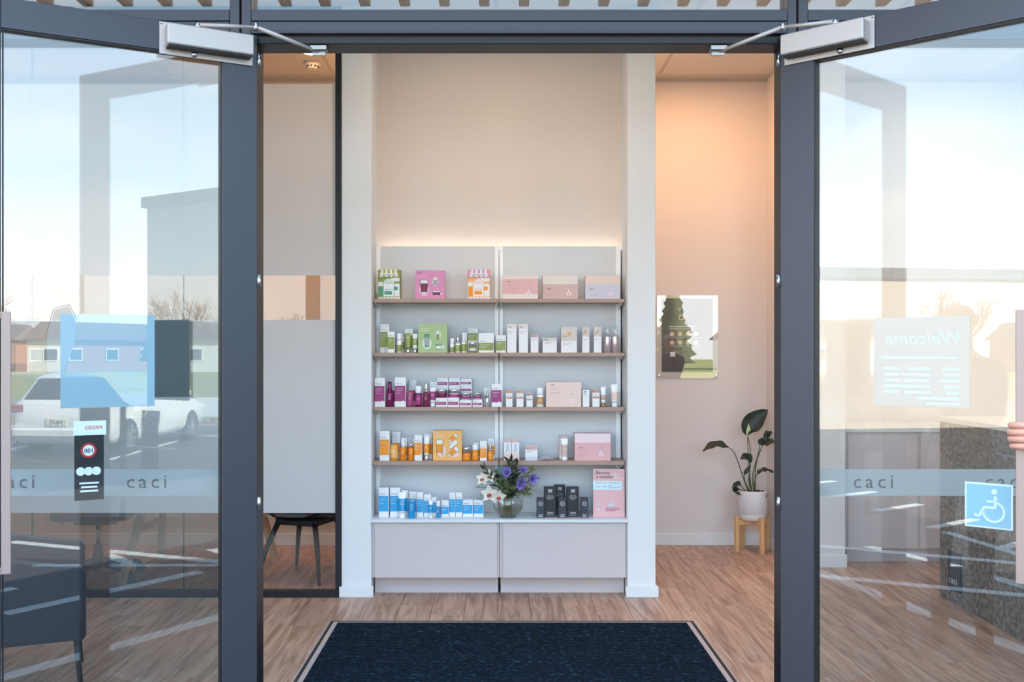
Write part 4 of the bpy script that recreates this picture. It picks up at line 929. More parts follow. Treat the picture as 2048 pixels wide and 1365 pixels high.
lily(-.03, [(1484, 975), (1476, 968), (1468, 970), (1460, 976)], .045, -.05, nrm=(0, -.6, .8), leaf_from=.3)
lily(-.03, [(1482, 980), (1472, 977), (1466, 982), (1478, 988)], .04, -.07, nrm=(0, -.6, .8), leaf_from=.35)
lily(.03, [(1508, 980), (1516, 984), (1524, 986), (1527, 992)], .04, -.07, nrm=(0, -.6, .8), leaf_from=.35)
lily(-.01, [(1490, 965), (1488, 950), (1494, 940), (1500, 930)], .03, -.01, leaf_from=.5)
B = MB(); B.tube([(0, 0, 0), lp(1496, 930), lp(1495, 870)], [.004, .003, .0025], 6); fs = B.build('flower_stem', 'lily_stem', pl)
B = MB(); petal(B, lp(1495, 872, -.01), (0.02, -.1, 1), (0, -1, .2), .09, .03, .05, 6); B.build('spathe', 'spathe', fs)

# ------------------------------------------------------------------ acrylic poster on the corridor wall
SBW = 1990/YB
ap = empty('wall_poster', ((1374-995)/SBW, YB-.012, 1.45+(705-757)/SBW), 0, 'glossy acrylic poster with dark print and pale border on the corridor wall', 'poster')
wd, h = .458, .622
pane_mat('acrylic', .10, (1, 1, 1, 1))
MB().box(-wd/2, wd/2, .006, .0085, 0, h).build('backing_sheet', mat('poster_border', '#d9d2c6', .5), ap)
MB().box(-wd*.42, wd*.42, .0045, .006, h*.075, h*.965).build('printed_picture', mat('poster_print', '#5f564f', .5, var=.25, scale=3), ap)
B = MB(); rr = words(-wd*.3, wd*.12, h*.62, .007)+words(-wd*.3, wd*.12, h*.60, .004)+words(-wd*.3, wd*.05, h*.58, .004)
for k in range(4): rr += words(-wd*.29+.062*k, -wd*.29+.05+.062*k, h*.49, .003)+words(-wd*.29+.062*k, -wd*.29+.05+.062*k, h*.385, .003)
for p in rr: B.prism(p, .0035, .0044)
B.build('small_print', 'print_white', ap)
B = MB()
for k in range(4):
    for zz in (.535, .43): B.prism(ell(-wd*.25+.06*k, h*zz, .017, .017), .0035, .0044)
B.build('round_icons', mat('icon_cream', '#e9cfa6', .5), ap)
letter('O', .06, 'icon_cream', ap, (-wd*.15, .0035, h*.70)); letter('r', .05, 'icon_cream', ap, (-wd*.15, .0035, h*.81), shear=.3)
MB().box(-wd*.28, -wd*.2, .0035, .0044, h*.26, h*.32).build('print_square', 'print_white', ap)
MB().box(-wd/2, wd/2, -.003, .0, 0, h).build('acrylic_front', 'acrylic', ap)
for sx in (-1, 1):
    for zz in (.025, h-.025): MB().lathe([(.007, -.012), (.0075, -.004), (.0075, .006)], 14, M=Matrix.Translation((sx*(wd/2-.016), 0, zz)) @ Matrix.Rotation(-PI/2, 4, 'X') @ Matrix.Rotation(PI, 4, 'X') @ Matrix.Translation((0, 0, 0))).build('stand_off', 'silver_bright', ap)

# ------------------------------------------------------------------ entrance mat
mt = empty('entrance_mat', (.078, 4.5, 0), 0, 'large dark ribbed entrance mat with pale metal edging', 'mat')
mx0, mx1, my0, my1 = -.982, .982, -.86, .86
def edge(name, m, i0, i1, h):
    B = MB()
    B.box(mx0+i0, mx1-i0, my1-i1, my1-i0, .0, h); B.box(mx0+i0, mx1-i0, my0+i0, my0+i1, .0, h); B.box(mx0+i0, mx0+i1, my0+i1, my1-i1, 0, h); B.box(mx1-i1, mx1-i0, my0+i1, my1-i1, 0, h); B.build(name, m, mt)
edge('outer_rim', 'mat_edge', 0, .010, .004); edge('rubber_border', 'mat_rubber', .010, .026, .006); edge('inner_rim', 'mat_edge', .026, .052, .005)
def carpet_mat():
    m = bpy.data.materials.new('carpet_rib'); m.use_nodes = True; MC['carpet_rib'] = m; t = m.node_tree; b = t.nodes['Principled BSDF']; k = t.links.new
    co = N(t, 'ShaderNodeTexCoord'); mp = N(t, 'ShaderNodeMapping'); mp.inputs['Scale'].default_value = (.35, 1.6, 1); k(co.outputs['Object'], mp.inputs[0])
    n = N(t, 'ShaderNodeTexNoise'); n.inputs['Scale'].default_value = 130; n.inputs['Detail'].default_value = 2; k(mp.outputs[0], n.inputs['Vector'])
    r = N(t, 'ShaderNodeValToRGB'); e = r.color_ramp.elements; e[0].position = .35; e[0].color = C('#08121c'); e[1].position = .78; e[1].color = C('#38526a'); x = e.new(.58); x.color = C('#101d2a')
    k(n.outputs['Fac'], r.inputs[0]); k(r.outputs[0], b.inputs['Base Color']); b.inputs['Roughness'].default_value = .95; b.inputs['Specular IOR Level'].default_value = .15
carpet_mat()
B = MB(); B.box(mx0+.052, mx1-.052, my0+.052, my1-.052, 0, .004); nr = 62
for k in range(nr):
    y = my0+.052+(my1-my0-.104)*(k+.5)/nr; w_ = (my1-my0-.104)/nr*.34
    B.prism([(y-w_, .004), (y-w_*.6, .0105), (y+w_*.6, .0105), (y+w_, .004)], mx0+.053, mx1-.053, Matrix.Rotation(-PI/2, 4, 'Z') @ Matrix.Scale(-1, 4, (1, 0, 0)))
tag(B.build('ribbed_pile', 'carpet_rib', mt), kind='stuff')

# ------------------------------------------------------------------ meeting room
mat('chair_dark', '#1f2b30', .5); mat('oak_light', '#cfae86', .5, var=.1, scale=10, stretch=(10, 10, 1)); mat('desk_white', '#e2e0dd', .4)
def shell_chair(x, y, rz, label):
    c = empty('dining_chair', (x, y, 0), rz, label, 'chair', 'dark dining chairs in the meeting room')
    P = []
    for i in range(13):        # seat and back as one moulded shell profile (front -> back -> up)
        t = i/12; row = []
        for j in range(11):
            u = j/10*2-1
            if t < .55: yy = -.21+.42*t/.55; zz = .405+.012*(1-math.cos(t*4)) + .05*abs(u)**2.2; hw = .235
            else: q = (t-.55)/.45; yy = .21+.07*math.sin(q*PI/2)-.03*abs(u)**2; zz = .405+.40*q**1.1+.05*abs(u)**2.2*(1-q); hw = .235-.03*q
            row.append((u*hw*(1-.12*(1-min(1, t*5))), yy-.10*abs(u)**3*(1 if t > .55 else 0), zz))
        P.append(row)
    B = MB(); B.sheet(P); B.sheet([[(a*.985, b+.004, c_-.018) for a, b, c_ in r] for r in P]); B.build('shell', 'chair_dark', c)
    MB().box(-.15, .15, -.15, .15, .345, .39, .008).build('under_frame', 'chair_dark', c)
    for sx in (-1, 1):
        for sy in (-1, 1): MB().tube([(sx*.13, sy*.13, .37), (sx*.185, sy*.19, .2), (sx*.225, sy*.235, 0)], [.019, .016, .010], 10).build('leg', 'chair_dark', c)
    return c
shell_chair(-1.235, 6.47, -.35, 'dark dining chair with splayed legs just left of the column'); 
tb = empty('trestle_desk', (-1.94, 6.55, 0), 0, 'white-topped desk on light oak trestle legs in the meeting room', 'desk')
MB().box(-.46, .46, -.36, .36, .71, .735, .003).build('desk_top', 'desk_white', tb)
for sx in (-1, 1):
    for sy in (-1, 1):
        a = Vector((sx*.28, sy*.10, .71)); b = Vector((sx*.24-(.0 if sx > 0 else .0), sy*.34, 0)) if False else Vector((sx*.40, sy*.36, 0))
        MB().box(-.02, .02, -.02, .02, 0, (a-b).length, .002, M=Matrix.Translation(b) @ (a-b).to_track_quat('Z', 'Y').to_matrix().to_4x4()).build('leg', 'oak_light', tb)
    MB().box(sx*.345-.012, sx*.345+.012, -.2, .2, .30, .335, .002).build('cross_rail', 'oak_light', tb)
oc = empty('office_chair', (-2.56, 6.38, 0), 1.75, 'dark office chair on a five-star castor base in the meeting room', 'chair')
mat('office_black', '#14181b', .5)
for k in range(5):
    a = 2*PI*k/5+.3; M_ = Matrix.Rotation(a, 4, 'Z')
    B = MB(); B.tube([M_ @ Vector((.02, 0, .105)), M_ @ Vector((.16, 0, .09)), M_ @ Vector((.28, 0, .062))], [.028, .022, .016], 8); lg = B.build('base_arm', 'office_black', oc)
    B = MB()
    for s in (-1, 1): B.lathe([(.024, s*.006), (.026, s*.009), (.026, s*.02), (.02, s*.023)][::s], 14, M=Matrix.Translation(M_ @ Vector((.285, 0, .0265))) @ M_ @ Matrix.Rotation(PI/2, 4, 'X'))
    B.build('castor', 'office_black', lg)
MB().lathe([(.035, .07), (.035, .16), (.026, .165), (.026, .22)], 14).build('column', 'office_black', oc); MB().lathe([(.014, .22), (.014, .36)], 12).build('gas_lift', 'silver_bright', oc)
MB().box(-.09, .09, -.13, .13, .355, .39, .01).build('mechanism', 'office_black', oc); MB().tube([(.05, 0, .37), (.2, .02, .355), (.25, .02, .35)], [.006, .006, .012], 6).build('lever', 'office_black', oc)
MB().box(-.24, .24, -.24, .24, .40, .47, .03, 3).build('seat', 'office_black', oc)
MB().box(-.03, .03, .20, .23, .36, .72, .006).build('back_post', 'office_black', oc); MB().box(-.22, .22, .22, .27, .6, 1.1, .025, 3).build('backrest', 'office_black', oc)
# armchair in the waiting area
mat('velvet', '#171127', .85, bump=.08, bscale=300); MC['velvet'].node_tree.nodes['Principled BSDF'].inputs['Sheen Weight'].default_value = .1
ac = empty('armchair', (-2.12, 4.26, 0), .4, 'dark purple tub armchair on thin black legs behind the left door', 'armchair')
MB().box(-.30, .30, -.27, .27, .30, .42, .03, 3).build('seat', 'velvet', ac)
for s in (-1, 1):
    B = MB(); B.prism([(-.33, .27), (.315, .27), (.33, .29), (.33, .545), (.31, .57), (.24, .575), (-.05, .63), (-.33, .70)], -.035, .035, Matrix.Translation((0, s*.305, 0)))
    bmesh.ops.bevel(B.bm, geom=[e_ for e_ in B.bm.edges if e_.calc_length() > .1], offset=.014, segments=2, affect='EDGES'); B.build('arm', 'velvet', ac)
MB().box(-.40, -.31, -.34, .34, .27, .72, .03, 3).build('backrest', 'velvet', ac)
for sx in (-1, 1):
    for sy in (-1, 1): MB().tube([(sx*.29, sy*.28, .30), (sx*.315, sy*.30, 0)], [.013, .010], 8).build('leg', 'black_metal', ac)
MB().box(-.31, .31, -.29, .29, .262, .30, .004).build('under_frame', 'black_metal', ac)
# ------------------------------------------------------------------ reception on the right
def stone_mat():
    m = bpy.data.materials.new('stone'); m.use_nodes = True; MC['stone'] = m; t = m.node_tree; b = t.nodes['Principled BSDF']; k = t.links.new
    co = N(t, 'ShaderNodeTexCoord'); n = N(t, 'ShaderNodeTexNoise'); n.inputs['Scale'].default_value = 34; n.inputs['Detail'].default_value = 9; n.inputs['Roughness'].default_value = .75; k(co.outputs['Object'], n.inputs['Vector'])
    r = N(t, 'ShaderNodeValToRGB'); e = r.color_ramp.elements; e[0].position = .36; e[0].color = C('#3b3531'); e[1].position = .66; e[1].color = C('#a59c90'); x = e.new(.5); x.color = C('#6f675e')
    k(n.outputs['Fac'], r.inputs[0]); k(r.outputs[0], b.inputs['Base Color']); b.inputs['Roughness'].default_value = .6
stone_mat()
rd = empty('reception_desk', (2.95, 5.15, 0), 0, 'reception desk clad in mottled grey stone', 'reception desk')
MB().box(-.32, -.29, -.77, .77, 0, 1.04).build('stone_side', 'stone', rd); MB().box(-.29, .6, -.77, -.74, 0, 1.04).build('stone_front', 'stone', rd); MB().box(-.29, .6, -.73, .77, .08, 1.03).build('carcass', 'desk_white', rd); MB().box(-.33, .62, -.78, .78, 1.04, 1.07, .002).build('desk_top', 'desk_white', rd)
pq = MB().box(-.012, 0, -.075, .075, 0, .22, .001).build('name_plaque', 'frame_dark', rd, (-.3205, .56, .08)); tag(pq, 'small black plaque')
letter('caci', .055, 'print_white', pq, (-.0130, .062, .04), -PI/2, space=1.2)
bc = empty('back_counter', (3.1, 7.14, 0), 0, 'long beige counter against the reception back wall', 'counter')
MB().box(-.70, .80, -.28, .30, .09, .90, .002).build('body', 'cabinet_taupe', bc); MB().box(-.68, .78, -.24, .28, 0, .09).build('kickboard', 'cabinet_taupe', bc); MB().box(-.71, .81, -.30, .31, .90, .93, .002).build('counter_top', 'desk_white', bc)
for k in range(3): d_ = MB().box(-.24, .24, -.296, -.2805, .1, .885, .002).build('door', 'cabinet_taupe', bc, (-.45+.5*k, 0, 0))
# ------------------------------------------------------------------ person holding the right door open (stands beyond the free edge)
def skin_body():
    mat('skin', '#d9a08c', .5, var=.05, scale=40); mat('cloth_black', '#1c1d22', .8, bump=.1, bscale=200); mat('hair', '#4a3325', .6, var=.2, scale=60, stretch=(20, 20, 1)); mat('shoe', '#101113', .5)
    bar = Vector((1.537, 2.905, 1.205))
    # handle bar centre in world: leaf frame
    Rm = Matrix.Rotation(math.radians(-41), 4, 'Z'); hp = Matrix.Translation((.990, YF0-.002, 0)) @ Rm
    bar = hp @ Vector((.92-.148+.0135, -.056, 1.205))
    ux = (hp.to_3x3() @ Vector((1, 0, 0))).normalized(); uy = (hp.to_3x3() @ Vector((0, -1, 0))).normalized(); Z = Vector((0, 0, 1))
    P = Vector((2.18, 2.42, 0))           # where the feet stand
    fwd = Vector((-.75, .66, 0)).normalized(); sd = Vector((fwd.y, -fwd.x, 0))        # sd = the person's right
    def w(r, f, z): return P+sd*r+fwd*f+Z*z
    V = []; Rr = []; E_ = []
    def add(p, r, par=None):
        V.append(p); Rr.append(r if isinstance(r, tuple) else (r, r))
        if par is not None: E_.append((par, len(V)-1))
        return len(V)-1
    pel = add(w(0, 0, .93), (.155, .115)); wa = add(w(0, .01, 1.06), (.135, .10), pel); ch = add(w(0, .01, 1.24), (.16, .115), wa); ns = add(w(0, 0, 1.38), (.10, .08), ch); nk = add(w(0, .01, 1.46), .052, ns); hd0 = add(w(0, .02, 1.53), (.062, .072), nk); hd = add(w(0, .03, 1.60), (.075, .09), hd0); hd2 = add(w(0, .02, 1.68), (.066, .08), hd)
    for s in (-1, 1):
        hip = add(w(s*.095, 0, .86), .088, pel); kn = add(w(s*.10, .015, .48), .056, hip); an = add(w(s*.105, -.01, .09), .038, kn); toe = add(w(s*.12, .13, .035), .034, an)
    shl = add(w(-.165, 0, 1.36), .062, ns); ell_ = add(w(-.23, -.02, 1.10), .045, shl); wrl = add(w(-.22, .08, .88), .029, ell_); hl = add(w(-.215, .12, .80), (.030, .018), wrl)
    wr = bar+ux*.115-uy*-.012+Z*-.005
    shr = add(w(.165, 0, 1.36), .062, ns); elr = add(w(.20, .14, 1.14), .046, shr); wrr = add(wr, .027, elr); plm = add(bar+ux*.055+uy*.022, (.036, .017), wrr)
    me = bpy.data.meshes.new('person'); me.from_pydata([tuple(v) for v in V], E_, []); o = bpy.data.objects.new('person_tmp', me); COL.objects.link(o)
    sk = o.modifiers.new('s', 'SKIN'); sk.use_smooth_shade = True
    for i, r in enumerate(Rr): me.skin_vertices[0].data[i].radius = r
    me.skin_vertices[0].data[0].use_root = True
    ss = o.modifiers.new('u', 'SUBSURF'); ss.levels = 2
    dg = bpy.context.evaluated_depsgraph_get(); m2 = bpy.data.meshes.new_from_object(o.evaluated_get(dg)); bpy.data.objects.remove(o)
    for m in ('skin', 'cloth_black', 'hair', 'shoe'): m2.materials.append(MC[m])
    for p in m2.polygons:
        c = p.center; p.use_smooth = True; d_wr = (c-wr).length
        rel = c-P; f_ = rel.dot(fwd)
        if c.z < .10: p.material_index = 3
        elif c.z < 1.43 and not ((c-bar).length < .42 or (c.z < 1.02 and (c-w(-.22, .08, .88)).length < .2)): p.material_index = 1
        elif c.z > 1.60 and (f_ < .03 or c.z > 1.70) or (c.z > 1.45 and f_ < -.02): p.material_index = 2
    pe = bpy.data.objects.new('person', m2); COL.objects.link(pe)
    tag(pe, 'person in dark clothes gripping the right pull handle, only the hand in view', 'person')
    # fingers curl round the bar: index on top
    B = MB(); th = .0105
    for k in range(4):
        zz = .030-.0205*k; ln = (.9, 1, .96, .8)[k]; rr = (.0108, .0112, .0108, .0098)[k]
        a = bar+ux*.046+uy*.022+Z*zz; b = bar+ux*.010+uy*(.028)+Z*(zz+.001); c = bar-ux*.026*ln+uy*.016+Z*(zz-.001); d = bar-ux*.030*ln-uy*.006+Z*(zz-.002); e2 = bar-ux*.012-uy*.022+Z*(zz-.003)
        pts = []
        ctrl = [a, b, c, d, e2]
        for i in range(4):
            for t in (0, .33, .66): pts.append(ctrl[i].lerp(ctrl[i+1], t))
        pts.append(e2)
        for _ in range(2): pts = [pts[0]]+[(pts[i-1]+pts[i]*2+pts[i+1])/4 for i in range(1, len(pts)-1)]+[pts[-1]]
        rad = [rr*(1.08 if i in (3, 4, 7) else 1.0)*(1-.02*i) for i in range(len(pts))]; rad[-1] *= .55
        B.tube(pts, rad, 10)
    # thumb from the side of the palm, lying along the bar top
    pts = [bar+ux*.058+uy*.02+Z*.018, bar+ux*.045+uy*.004+Z*.046, bar+ux*.022-uy*.008+Z*.058, bar-ux*.004-uy*.012+Z*.052]
    q = []
    for i in range(3):
        for t in (0, .33, .66): q.append(pts[i].lerp(pts[i+1], t))
    q.append(pts[-1]); B.tube(q, [.0135-.0005*i for i in range(9)]+[.006], 10)
    B.build('fingers', 'skin', pe)
    # face
    hc = w(0, .03, 1.60); B = MB(); B.tube([hc+fwd*.085+Z*.02, hc+fwd*.108-Z*.018, hc+fwd*.088-Z*.024], [.008, .013, .006], 8); B.build('nose', 'skin', pe)
    B = MB()
    for s in (-1, 1): B.lathe([(.0005, -.009), (.008, -.005), (.010, 0), (.008, .005), (.0005, .009)], 10, M=Matrix.Translation(hc+fwd*.080+sd*s*.030+Z*.012))
    B.build('eyes', 'print_white', pe)
    B = MB(); B.tube([hc+fwd*.083-Z*.05-sd*.022, hc+fwd*.092-Z*.052, hc+fwd*.083-Z*.05+sd*.022], [.003, .006, .003], 6); B.build('mouth', 'lip_pink', pe)
    B = MB()
    for s in (-1, 1): B.lathe([(.003, -.03), (.014, -.01), (.017, .012), (.008, .028)], 10, M=Matrix.Translation(hc+sd*s*.078-fwd*.005))
    B.build('ears', 'skin', pe)
skin_body()

# ------------------------------------------------------------------ outside: what the glass mirrors
def asphalt():
    m = mat('asphalt', '#403e3e', .9, var=.12, scale=3, bump=.3, bscale=90); return m
asphalt(); mat('paving', '#3c3a39', .85, var=.1, scale=6, bump=.2, bscale=60); mat('road_paint', '#e9e9e6', .7); mat('grass', '#8b8a44', .9, var=.25, scale=.6, bump=.4, bscale=20); mat('kerb', '#c9c4bd', .8); mat('bark', '#8a6448', .95, var=.35, scale=12, bump=.6, bscale=25); mat('road', '#8e8a88', .9, var=.06, scale=2)
LOW = -.38
struct(bx('floor_pavement', 'paving', -60, 60, .3, YF0, -.12, -.014))
rp = MB().prism([(.3, -.5), (.3, -.02), (-6, LOW), (-6, -.5)], -60, 60, Matrix.Rotation(PI/2, 4, 'Z')).build('floor_carpark_ramp', 'asphalt'); struct(rp)
struct(bx('floor_carpark', 'asphalt', -60, 60, -16, -6, LOW-.12, LOW))
struct(bx('floor_kerb', 'kerb', -60, 60, -16.25, -16, LOW-.12, LOW+.12)); struct(bx('floor_garden_bed', 'bark', -60, 60, -18.5, -16.25, LOW-.12, LOW+.06)); struct(bx('floor_verge', 'grass', -90, 90, -21, -18.5, LOW-.12, LOW+.02)); struct(bx('floor_road', 'road', -200, 200, -31, -21, LOW-.12, LOW-.01)); struct(bx('floor_field', 'grass', -260, 260, -240, -31, LOW-.14, LOW))
def gz(y): return -.0145 if y > .3 else max(LOW, -.02+(LOW+.02)*(.3-y)/6.3)
def line(x0, y0, x1, y1, wd=.1):
    n = max(2, int(abs(y1-y0)/.5)+2); a = Vector((x0, y0, 0)); b = Vector((x1, y1, 0)); d = (b-a).normalized(); s_ = Vector((-d.y, d.x, 0))*wd/2; G = []
    for k in range(n):
        c = a.lerp(b, k/(n-1)); z_ = max(gz(c.y-.03), gz(c.y+.03))
        G.append([(c.x+s_.x, c.y+s_.y, z_-.02), (c.x+s_.x, c.y+s_.y, z_+.004), (c.x-s_.x, c.y-s_.y, z_+.004), (c.x-s_.x, c.y-s_.y, z_-.02)])
    struct(MB().loft(G, smooth=False).build('trim_3', 'road_paint'))
line(-2.75, 1.54, -1.0, -.90, .10); line(-2.23, 2.64, -.2, -.35, .10); line(-3.2, .25, .2, .25, .09); line(2.13, .44, 2.75, 2.9, .10); line(2.9, -.7, 3.6, 2.2, .10); line(-3.95, -.98, -1.93, .1, .1)
for k in range(-6, 8): line(k*2.6+1.2, -14.5, k*2.6+1.2, -9.2, .1)
for k in range(-3, 4): line(-4+k*.9, -.55, -3.4+k*.9, .25, .09)
line(-30, -14.6, 30, -14.6, .1)
def car(x, y, rz, name, paint, label, plate=None):
    c = empty(name, (x, y, LOW), rz, label, 'car', 'parked cars mirrored in the door glass')
    L_, W_, = 4.5, 1.78
    # side profile rows: (y along length, z low, z belt, z roof, half width belt, half width roof); front at +y, rear at -y
    def body():
        prof = [(-2.22, .34, .62, .62), (-2.2, .28, .95, .95), (-2.05, .24, .98, 1.02), (-1.2, .24, .98, 1.0), (0, .22, .95, .97), (.9, .24, .93, .95), (1.6, .26, .86, .88), (2.1, .3, .72, .74), (2.24, .38, .58, .6)]
        rings = []
        for yy, z0, z1, z2 in prof:
            hw = W_/2*(1 if abs(yy) < 1.9 else .93 if abs(yy) < 2.19 else .86)
            rings.append([(-hw*.94, yy, z0), (hw*.94, yy, z0), (hw, yy, z0+.12), (hw, yy, (z0+z1)/2), (hw*.97, yy, z1), (hw*.8, yy, z2), (-hw*.8, yy, z2), (-hw*.97, yy, z1), (-hw, yy, (z0+z1)/2), (-hw, yy, z0+.12)])
        return MB().loft(rings)
    body().build('body', paint, c)
    gh = [(-2.08, .98, .80), (-1.72, 1.40, .66), (-1.3, 1.47, .63), (.1, 1.47, .63), (.45, 1.40, .65), (1.2, .95, .78)]
    B = MB(); B.loft([[(-hw, yy, .93), (hw, yy, .93), (hw*.97, yy, max(.94, zz-.03)), (hw*.9, yy, zz), (-hw*.9, yy, zz), (-hw*.97, yy, max(.94, zz-.03))] for yy, zz, hw in gh]); B.build('roof', paint, c)
    B = MB()
    for s in (-1, 1): B.loft([[(s*(hw+.012), yy, .985), (s*(hw+.012), yy, max(.99, zz-.075)), (s*(hw-.02), yy, max(.99, zz-.075)), (s*(hw-.02), yy, .985)] for yy, zz, hw in gh[1:5]], smooth=False)
    B.build('side_windows', mat('car_glass', '#20262a', .05, .0, spec=.9), c)
    MB().loft([[(-.66, -2.09, 1.02), (.66, -2.09, 1.02), (.66, -2.05, 1.02), (-.66, -2.05, 1.02)], [(-.56, -1.78, 1.37), (.56, -1.78, 1.37), (.56, -1.72, 1.36), (-.56, -1.72, 1.36)]], smooth=False).build('rear_window', 'car_glass', c)
    MB().loft([[(-.66, 1.19, 1.0), (.66, 1.19, 1.0), (.66, 1.12, 1.0), (-.66, 1.12, 1.0)], [(-.58, .53, 1.39), (.58, .53, 1.39), (.58, .47, 1.38), (-.58, .47, 1.38)]], smooth=False).build('windscreen', 'car_glass', c)
    for s in (-1, 1):
        MB().box(s*.72-.12, s*.72+.12, -2.215, -2.16, .78, .93, .02).build('tail_light', mat('tail_red', '#a83a35', .2), c); MB().box(s*.66-.18, s*.66+.18, 2.12, 2.2, .62, .72, .02).build('headlight', mat('head_clear', '#dfe4e8', .1), c)
        MB().box(s*.98-.09, s*.98+.09, .85, .95, .95, 1.07, .02).build('wing_mirror', paint, c)
        for yy in (-1.35, 1.4):
            MX = Matrix.Translation((s*.80, yy, .32)) @ Matrix.Rotation(PI/2, 4, 'Y')
            wh = MB().lathe([(.22, -.1), (.31, -.1), (.325, -.07), (.325, .07), (.31, .1), (.22, .1)], 26, M=MX).build('wheel', mat('tyre', '#17181a', .9), c)
            B = MB(); B.lathe([(.05, s*.09), (.05, s*.11)][::s], 14, M=MX)
            for k in range(9): B.box(.03, .225, -.018, .018, min(s*.088, s*.102), max(s*.088, s*.102), .003, M=MX @ Matrix.Rotation(2*PI*k/9, 4, 'Z'))
            B.lathe([(.205, s*.085), (.232, s*.1)][::s], 26, M=MX, cap=False); B.build('rim', mat('alloy', '#c9ccd0', .25, .8), wh)
    MB().box(-.19, .19, -2.236, -2.222, .56, .68, .004).build('number_plate', mat('plate', '#e9e5c9', .4), c)
    if plate: letter(plate, .11, 'print_black', c, (0, -2.238, .585), align='CENTER', extr=.001)
    MB().box(-.80, .80, -2.26, -2.16, .36, .52, .03).build('bumper', paint, c); MB().box(-.7, .7, 2.16, 2.25, .34, .5, .03).build('bumper', paint, c)
    return c
mat('paint_white', '#eceae6', .25, spec=.6); mat('paint_dark', '#3a3f45', .22, .3, spec=.6); mat('paint_silver', '#9fa3a6', .3, .5)
car(-7.35, -12.2, PI+.10, 'station_wagon', 'paint_white', 'white hatchback mirrored in the left door glass, tail to the shop', 'M672')
car(6.4, -10.4, PI-.06, 'parked_car', 'paint_dark', 'dark grey hatchback mirrored in the right door glass')
car(-24, -26, PI/2, 'passing_car', 'paint_silver', 'silver car far off on the road')
# buildings round the car park
def building(x0, x1, y0, y1, h, label, m='paint_white', roof='#6d5a52', wins=(), pitched=True, face='+y'):
    b = empty('house', ((x0+x1)/2, (y0+y1)/2, LOW), 0, label, 'building'); w2, d2 = (x1-x0)/2, (y1-y0)/2
    MB().box(-w2, w2, -d2, d2, 0, h).build('walls', m, b)
    if pitched: MB().prism([(-w2-.4, h), (w2+.4, h), (w2-1.5, h+1.7), (-w2+1.5, h+1.7)], -d2-.4, d2+.4).build('roof', mat('roof_'+roof, roof, .8), b)
    else: MB().box(-w2-.1, w2+.1, -d2-.1, d2+.1, h, h+.25).build('parapet', mat('roof_'+roof, roof, .8), b)
    n = max(2, int((x1-x0)/4))
    for k in range(n):
        xx = -w2+(k+.5)*2*w2/n; f = MB().box(xx-.7, xx+.7, d2-.02, d2+.06, 1.0, 2.2).build('window', 'print_white', b); MB().box(xx-.6, xx+.6, d2+.02, d2+.08, 1.1, 2.1).build('pane', 'car_glass', f)
    return b
mat('brick_warm', '#9a6a4a', .9, var=.1, scale=4); mat('render_white', '#e4e2de', .8); mat('clad_blue', '#62808c', .6); mat('render_beige', '#bcae9d', .8)
building(-44, -26, -96, -86, 3, 'white bungalow beyond the field on the left', 'render_white'); building(-62, -48, -98, -88, 3, 'brown brick bungalow beyond the field on the far left', 'brick_warm'); building(-22, -10, -95, -86, 2.8, 'beige bungalow beyond the field', 'render_beige', '#584c48')
building(24, 44, -96, -86, 3.2, 'white bungalow beyond the field on the right', 'render_white', '#565a60'); building(48, 64, -90, -80, 3, 'brick bungalow beyond the field on the far right', 'brick_warm'); building(4, 18, -98, -88, 2.8, 'grey roofed bungalow straight beyond the field', 'render_beige', '#5b5f63')
nb = building(11.82, 26, -13.77, -2, 5.25, 'tall blue grey neighbouring building on the right of the car park', 'clad_blue', '#4b5459', pitched=False)
building(-34, -18, -13, -3, 3.6, 'low grey building on the left of the car park', 'render_beige', '#4b5459', pitched=False)
# bare winter trees
mat('bare_bark', '#8b7763', .9, var=.2, scale=3)
def tree_mesh(seed, h, lev=5):
    r = random.Random(seed); V = []; F = []
    def seg(a, b, ra, rb_):
        d = (b-a).normalized(); u = d.orthogonal().normalized(); v = d.cross(u); i = len(V)
        for c, q in ((a, ra), (b, rb_)):
            for k in range(3): t = 2*PI*k/3; V.append(tuple(c+(u*math.cos(t)+v*math.sin(t))*q))
        for k in range(3): F.append((i+k, i+(k+1) % 3, i+3+(k+1) % 3, i+3+k))
    def grow(p, d, l, rad, n):
        q = p+d*l; seg(p, q, rad, rad*.7)
        if n == 0: return
        for k in range(3 if n > 1 else 4):
            nd = (d+Vector((r.uniform(-1, 1), r.uniform(-1, 1), r.uniform(-.35, .75)))*.62).normalized(); grow(p+d*l*r.uniform(.6, 1), nd, l*r.uniform(.62, .82), rad*.6, n-1)
    grow(Vector((0, 0, 0)), Vector((0, 0, 1)), h*.27, h*.02, lev)
    me = bpy.data.meshes.new('bare_tree'); me.from_pydata(V, [], F); me.materials.append(MC['bare_bark']); return me
TM = [tree_mesh(s, 9) for s in (1, 2, 3, 4)]
rt = random.Random(5)
for i in range(34):
    x = -95+190*(i+.5)/34; y = -106-rt.uniform(0, 20)
    o = link('bare_tree', TM[i % 4], None, (x, y, LOW), rt.uniform(0, 6)); s = rt.uniform(.7, 1.15); o.scale = (s, s, s); tag(o, 'bare winter tree in the row beyond the field', 'tree', 'bare trees beyond the field')
for x, y, s in ((-30, -34, .8), (-14, -38, .7), (33, -33, .9), (20, -37, .7), (-42, -40, .9)):
    o = link('bare_tree', TM[int(abs(x)) % 4], None, (x, y, LOW), x); o.scale = (s, s, s); tag(o, 'bare young tree standing on the grass past the road', 'tree', 'young trees past the road')
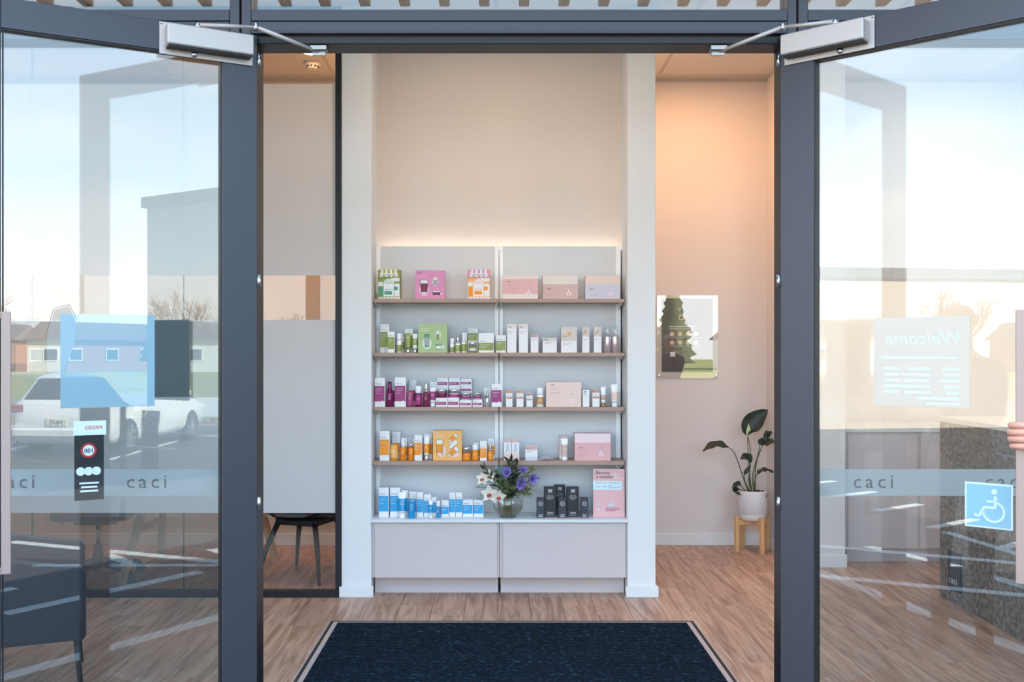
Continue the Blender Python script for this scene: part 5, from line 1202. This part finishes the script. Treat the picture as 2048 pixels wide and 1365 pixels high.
# conifers and hedge
mat('conifer', '#4a5138', .9, var=.3, scale=2, bump=.6, bscale=6)
def conifer_mesh(seed):
    r = random.Random(seed); B = MB(); prof = []
    for k in range(12):
        t = k/11; prof += [(2.0*(1-t)+.1, 1+9*t), (1.45*(1-t)+.05, 1.5+9*t)]
    B.lathe(prof, 14, mod=lambda a, z_: 1+.18*math.sin(a*5+z_*3)+r.uniform(-.1, .1)); B.lathe([(.2, 0), (.15, 1.2)], 8); return B.mesh('conifer', 'conifer')
CM = conifer_mesh(2)
for x, y, s in ((3, -70, 1.1), (9, -73, 1.3), (-5, -76, 1), (70, -70, 1.2), (60, -75, 1), (-75, -70, 1.1), (15, -70, .9)):
    o = link('conifer', CM, None, (x, y, LOW), x); o.scale = (s, s, s); tag(o, 'dark conifer beyond the field', 'tree', 'conifers beyond the field')
# tussock planting in the garden bed
mat('tussock', '#a5794f', .9, var=.3, scale=5)
B = MB()
for k in range(14):
    a = 2*PI*k/14; ln = .5*rt.uniform(.8, 1.2); d = Vector((math.cos(a)*.6, math.sin(a)*.6, 1)); petal(B, (0, 0, 0), d, Vector((math.cos(a), math.sin(a), -.4)), ln, .05, .3, 4)
TSM = B.mesh('tussock_plant', 'tussock')
for k in range(70):
    o = link('tussock_plant', TSM, None, (-38+76*k/69, -17.4+.55*((k % 2)*2-1), LOW+.06), rt.uniform(0, 6)); s = rt.uniform(.75, 1.0); o.scale = (s, s, s); tag(o, 'tussock grass plant in the bark garden bed', 'plant', 'tussock plants in the garden bed')
# teardrop banner
fb = empty('banner_flag', (9.0, -13.4, LOW), .5, 'white teardrop banner flag by the car park', 'banner')
MB().tube([(0, 0, 0), (0, 0, 2.2), (.15, 0, 2.75), (.45, 0, 2.85), (.6, 0, 2.55)], .012, 6).build('pole', 'black_metal', fb)
MB().prism([(.02, .9), (.03, 2.2), (.17, 2.72), (.44, 2.82), (.58, 2.52), (.55, 2.0), (.3, 1.3)], -.003, .003).build('sail', 'print_white', fb); MB().lathe([(.25, 0), (.25, .05), (.03, .08)], 16).build('base', 'black_metal', fb)
fs_ = empty('road_sign', (-6.2, -15.6, LOW), 0, 'white car park sign board by the garden bed', 'sign'); MB().box(-.9, .9, -.02, .02, .35, .8).build('board', 'print_white', fs_)
for s in (-1, 1): MB().box(s*.7-.03, s*.7+.03, .02, .08, 0, .9).build('post', 'silver', fs_)
